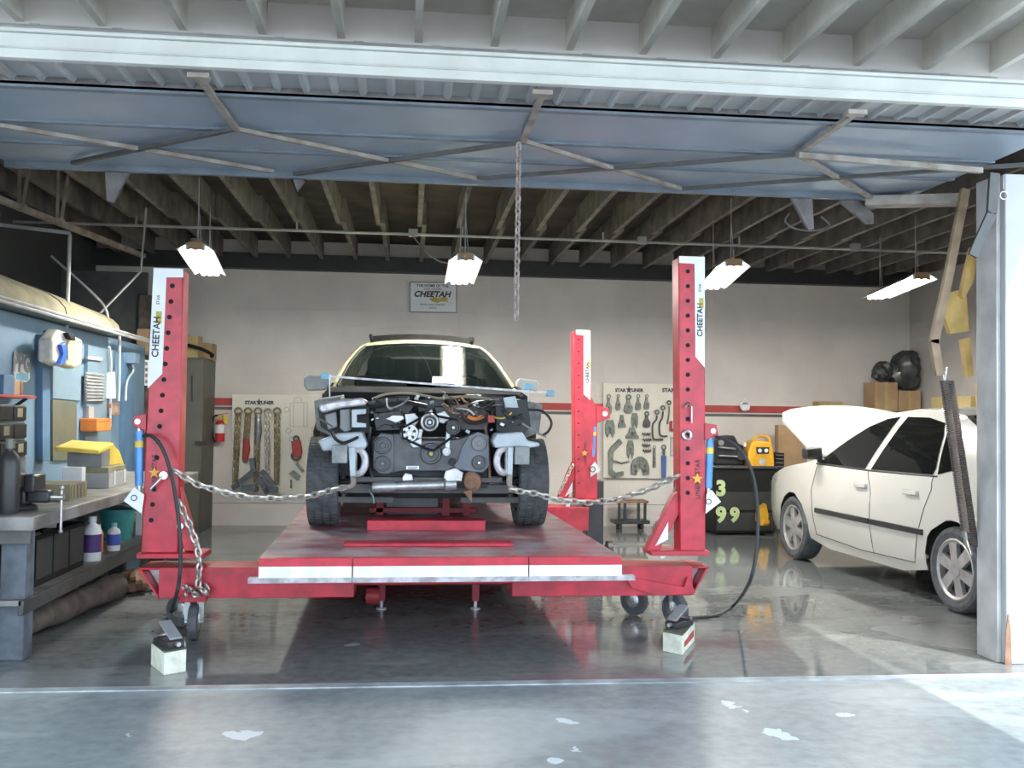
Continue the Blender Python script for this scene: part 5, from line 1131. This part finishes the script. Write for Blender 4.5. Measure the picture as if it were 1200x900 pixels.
# masking paper bags and a spray gun hanging at the booth post
hb = thing('hanging_bags', 'pale plastic bags hanging with a blue spray bottle on the booth post', 'bag', P(80, 432, x=BX+.2))
for pts, m in (([(61, 398), (70, 386), (80, 390), (81, 425), (72, 429), (61, 424)], M('pale bag', (.62, .60, .55), .5, scale=10, var=.2)), ([(77, 398), (84, 392), (97, 398), (96, 428), (88, 432), (77, 428)], M('cream bag', (.62, .55, .36), .5, scale=10, var=.15))):
    k = mb(m, .02); k.bseg = 3; q = [P(px, py, x=BX+.22) for px, py in pts]; k.poly(q, (-.10, 0, 0)); k.build('bag', hb)
k = mb(M('spray bottle blue', (.04, .14, .60), .35), .006); q = [P(px, py, x=BX+.25) for px, py in ((72, 404), (77, 401), (80, 412), (77, 426), (70, 427), (75, 415))]; k.poly(q, (-.05, 0, 0)); k.build('spray_bottle', hb)
k = mb(m_black, .004); k.poly([P(px, py, x=BX+.26) for px, py in ((80, 390), (88, 393), (89, 399), (83, 397))], (-.05, 0, 0)); q = P(84, 392, x=BX+.2); k.cyl(q, (BX-.01, q.y, q.z+.02), .008); k.build('hook', hb)
# dark clutter between booth and tower
k = mb(m_whiteplastic, .003); pts = [P(px, py, y=10.6) for px, py in ((161, 421), (174, 422), (174, 452), (161, 451))]; k.poly(pts, (0, .03, 0)); k.mat(m_rust)
for i in range(4):
    for j in range(3): c = P(163.5+j*4, 426+i*7, y=10.59); k.obox(c, .022, .01, .035)
tag(k.build('slotted_rack'), 'white panel with rows of brown slots left of the left tower', 'rack')
k = mb(m_cloth, .004); k.box(P(160, 400, y=10.7).x, P(176, 400, y=10.7).x, 10.75, 11.0, 0, P(165, 345, y=10.7).z); tag(k.build('timber_post'), 'dark timber post behind the left tower', 'post')
k = mb(m_card, .004); k.box(P(160, 400, y=10.65).x, P(174, 400, y=10.65).x, 10.65, 10.74, P(160, 416, y=10.65).z, P(160, 385, y=10.65).z); tag(k.build('cardboard_box'), 'brown carton fixed high on the timber post', 'cardboard box')

# ------------------------------------------------------------------ workbench
BT = .79
bxa, bxb, bya, byb = -2.66, -1.93, 5.36, 9.4
wb = thing('workbench', 'worn grey steel workbench with heavy legs at the left edge', 'workbench', (-2.3, 6.4, 0))
k = mb(m_bench, .008); k.box(bxa, bxb, bya, byb, BT-.075, BT); k.build('benchtop', wb)
for x, y in ((-2.10, 5.62), (-2.10, 9.2), (-2.58, 5.62), (-2.58, 9.2)):
    k = mb(m_greyblue, .006); k.box(x-.065, x+.065, y-.065, y+.065, 0, BT-.075); k.build('leg', wb)
k = mb(m_bench, .004); k.box(bxa+.02, -2.03, 5.5, 9.3, .30, .33); k.build('lower_shelf', wb)
k = mb(m_darkrod, .004); k.box(-2.05, -2.02, 5.5, 9.3, .25, .33); k.box(bxa, bxb-.03, bya+.05, bya+.08, BT-.15, BT-.075); k.build('shelf_rail', wb)
# vise
vs_ = thing('bench_vise', 'black bench vise with steel handle on the near bench corner', 'vise', (-2.12, 5.75, BT))
k = mb(m_blkplastic, .012); k.lathe([(.10, 0), (.10, .02), (.06, .035)], (-2.15, 5.75, BT), (0, 0, 1), 20); k.box(-2.36, -2.10, 5.69, 5.81, BT+.03, BT+.13); k.box(-2.22, -2.14, 5.66, 5.84, BT+.10, BT+.20); k.build('fixed_jaw', vs_)
k = mb(m_blkplastic, .012); k.box(-2.10, -1.98, 5.71, 5.79, BT+.04, BT+.11); k.box(-2.10, -2.04, 5.66, 5.84, BT+.10, BT+.20); k.build('sliding_jaw', vs_)
k = mb(m_steel); k.cyl((-2.0, 5.75, BT+.07), (-1.91, 5.75, BT+.07), .018); k.cyl((-1.925, 5.75, BT+.12), (-1.925, 5.75, BT-.12), .009, n=8); k.sph((-1.925, 5.75, BT+.12), .014); k.sph((-1.925, 5.75, BT-.12), .014); k.build('handle', vs_)
# drawer organisers
for j, (w0, w1) in enumerate(((-2.66, -2.42), (-2.655, -2.425), (-2.66, -2.43))):
    t = thing('drawer_unit', ('bottom', 'middle', 'topmost')[j]+' black parts drawer in the stack on the bench back', 'drawer unit', (-2.5, 6.2, BT+.26+.11*j), 0, 'stacked parts drawers')
    z = BT+.26+.11*j; k = mb(m_blkplastic, .005); k.box(w0, w1, 5.9, 6.55, z, z+.105); k.build('case', t)
    for q in range(3):
        k = mb(m_black, .004); y = 5.915+q*.21; k.box(w1, w1+.015, y, y+.2, z+.01, z+.095); f = k.build('drawer_front', t)
        if (q+j) % 2 == 0: k = mb(m_canopy); k.box(w1+.014, w1+.018, y+.05, y+.13, z+.03, z+.085); k.build('paper_label', f)
# items on the bench (placed on the worktop)
def bottle(name, label, x, y, z, r, h, m, cap, cat='bottle', band=None):
    k = mb(m); k.lathe([(r*.95, 0), (r, .01), (r, h*.68), (r*.85, h*.76), (r*.38, h*.84), (r*.38, h*.88)], (x, y, z), (0, 0, 1), 20); o = tag(k.build(name), label, cat)
    k = mb(cap); k.lathe([(r*.45, h*.87), (r*.45, h), (.002, h)], (x, y, z), (0, 0, 1), 16); k.build('cap', o)
    if band: k = mb(band); k.lathe([(r*1.01, h*.2), (r*1.01, h*.6)], (x, y, z), (0, 0, 1), 20, cap=False); k.build('label_band', o)
    return o
bottle('spray_can', 'tall black canister at the left frame edge on the bench', P(10, 585, y=5.55).x, 5.55, BT, .055, .40, m_blkplastic, m_olive, 'canister')
k = mb(m_slotgrey, .01); k.box(-2.66, -2.42, 5.88, 6.56, BT, BT+.12); k.mat(m_greyblue); k.box(-2.66, -2.42, 5.88, 6.56, BT+.12, BT+.258); k.mat(m_dark); k.box(-2.42, -2.417, 6.1, 6.3, BT+.15, BT+.2); tag(k.build('tool_box'), 'grey steel box carrying the stacked black drawers', 'box')
cs = thing('tool_case', 'open grey tool case holding yellow tools on the bench', 'tool case', (-2.3, 7.5, BT))
k = mb(m_slotgrey, .006); k.box(-2.42, -2.12, 7.3, 7.75, BT, BT+.11); k.mat(m_whiteplastic)
for y in (7.4, 7.65): k.box(-2.12, -2.112, y, y+.03, BT+.02, BT+.12)
k.build('case', cs)
k = mb(m_canopy, .004); k.box(-2.41, -2.13, 7.31, 7.74, BT+.11, BT+.15); k.build('insert', cs)
yb = thing('yellow_sander', 'yellow plastic cover pieces resting on the grey tool case', 'tool cover', (-2.3, 7.5, BT+.15))
k = mb(m_yellow, .008); k.poly([(-2.45, 7.15, BT+.27), (-2.15, 7.15, BT+.25), (-2.15, 7.5, BT+.29), (-2.45, 7.5, BT+.31)], (0, 0, .03)); k.build('flat_cover', yb)
k = mb(m_yellow, .008); k.poly([(-2.38, 7.505, BT+.152), (-2.38, 7.77, BT+.152), (-2.38, 7.96, BT+.02), (-2.38, 7.93, BT+.11), (-2.38, 7.76, BT+.25), (-2.38, 7.52, BT+.33)], (.2, 0, 0)); k.build('sloped_cover', yb)
k = mb(m_grey, .006); k.box(-2.42, -2.18, 7.32, 7.5, BT+.15, BT+.262); k.build('inner_block', yb)
q = P(112, 505, x=-2.68); k = mb(m_orange, .006); k.box(-2.74, -2.60, q.y-.22, q.y+.16, q.z, q.z+.11); k.mat(m_stripe); k.box(-2.741, -2.599, q.y-.22, q.y+.16, q.z+.075, q.z+.09); tag(k.build('orange_box'), 'small orange box fixed low on the blue booth door', 'box')
k = mb(m_canopy, .004); k.box(-2.30, -2.06, 6.30, 6.62, BT, BT+.10); k.mat(m_olive)
for i in range(5): k.box(-2.059, -2.056, 6.31+i*.062, 6.315+i*.062, BT+.01, BT+.09)
tag(k.build('parts_bin'), 'beige compartment box in front of the drawer stack', 'box')
k = mb(m_whiteplastic, .006); k.box(-2.33, -2.2, 6.96, 7.04, BT, BT+.17); tag(k.build('paper_box'), 'small white carton beside the beige compartment box', 'carton')
blob('paint_rag', 'crumpled grey rag on the bench behind the vise', 'rag', M('grey rag', (.42, .42, .42), .9, scale=12), (-2.28, 6.12, BT), (.09, .14, .06), 9)
blob('paint_rag', 'pinkish rag on the bench beside the drawers', 'rag', M('pink rag', (.55, .28, .28), .9), (-2.36, 6.42, BT), (.05, .06, .035), 4)
# under the bench
bottle('cleaner_bottle', 'white bottle with purple label on the lower bench shelf', -2.12, 6.95, .33, .06, .30, m_whiteplastic, m_whiteplastic, band=m_purple)
bottle('aerosol_can', 'orange spray can on the lower bench shelf', -2.2, 7.35, .33, .035, .2, m_orange, m_whiteplastic, 'can')
bottle('polish_bottle', 'white and blue bottle on the lower bench shelf', -2.12, 7.45, .33, .045, .2, m_whiteplastic, m_skyblue, band=M('blue label', (.06, .12, .5), .5))
k = mb(m_teal); k.lathe([(.11, 0), (.13, .22), (.135, .22), (.135, .24), (.12, .24)], (-2.28, 8.1, .33), (0, 0, 1), 24); o = tag(k.build('plastic_bucket'), 'teal plastic bucket on the lower bench shelf', 'bucket'); k = mb(m_slotgrey); k.torus((-2.28, 8.1, .555), .14, .004, (0, .5, 1), 24, 5); k.build('bail_handle', o)
k = mb(m_whiteplastic, .004); k.box(-2.2, -2.06, 8.32, 8.5, .33, .55); k.mat(m_bluedark); k.box(-2.061, -2.057, 8.36, 8.46, .40, .5); tag(k.build('carton'), 'white carton with dark blue mark at the far end of the lower shelf', 'carton')
bottle('spray_bottle', 'clear pale squeeze bottle on the lower shelf at the left edge', -2.30, 5.60, .33, .045, .26, M('pale clear plastic', (.62, .68, .62), .3), m_whiteplastic)
k = mb(m_skyblue, .004); k.box(-2.55, -2.38, 5.55, 5.75, .33, .60); tag(k.build('blue_box'), 'light blue carton on the lower shelf at the left edge', 'carton')
cr_ = thing('parts_crate', 'black open crate of parts on the lower bench shelf', 'crate', (-2.3, 6.3, .33))
k = mb(m_black, .006); k.box(-2.50, -2.11, 5.86, 6.75, .33, .35)
for a in ((-2.50, -2.48, 5.86, 6.75), (-2.13, -2.11, 5.86, 6.75), (-2.50, -2.11, 5.86, 5.88), (-2.50, -2.11, 6.73, 6.75)): k.box(*a, .33, .62)
k.build('crate', cr_)
k = mb(m_slotgrey, .004); random.seed(5)
for i in range(12): k.obox((random.uniform(-2.42, -2.18), random.uniform(5.98, 6.6), random.uniform(.57, .64)), .06, .10, .03, Matrix.Rotation(random.uniform(0, 3), 3, 'Z'))
k.build('loose_parts', cr_)
for i in range(3): k = mb(m_dark, .004); k.box(-2.11, -2.10, 5.9+.28*i, 6.15+.28*i, .37, .60); k.build('crate_panel', cr_)
for (c, d, r, lb) in (((-2.25, 5.75, .10), (-2.05, 7.3, .10), .085, 'dark rolled mat on the floor under the bench'), ((-2.48, 5.7, .09), (-2.42, 7.3, .09), .08, 'second rolled mat behind the dark roll under the bench')):
    k = mb(m_cloth); n = 9; k.tube([V(c).lerp(V(d), i/n)+V((.015*sin(i*2.1), 0, .0)) for i in range(n+1)], [r*(1+.12*sin(i*1.7)) for i in range(n+1)], 12); tag(k.build('rolled_mat'), lb, 'roll')
blob('brown_rag', 'brown rag heaped on the floor at the end of the rolls', 'rag', m_rust, (-2.02, 7.65, 0), (.12, .22, .08), 6)
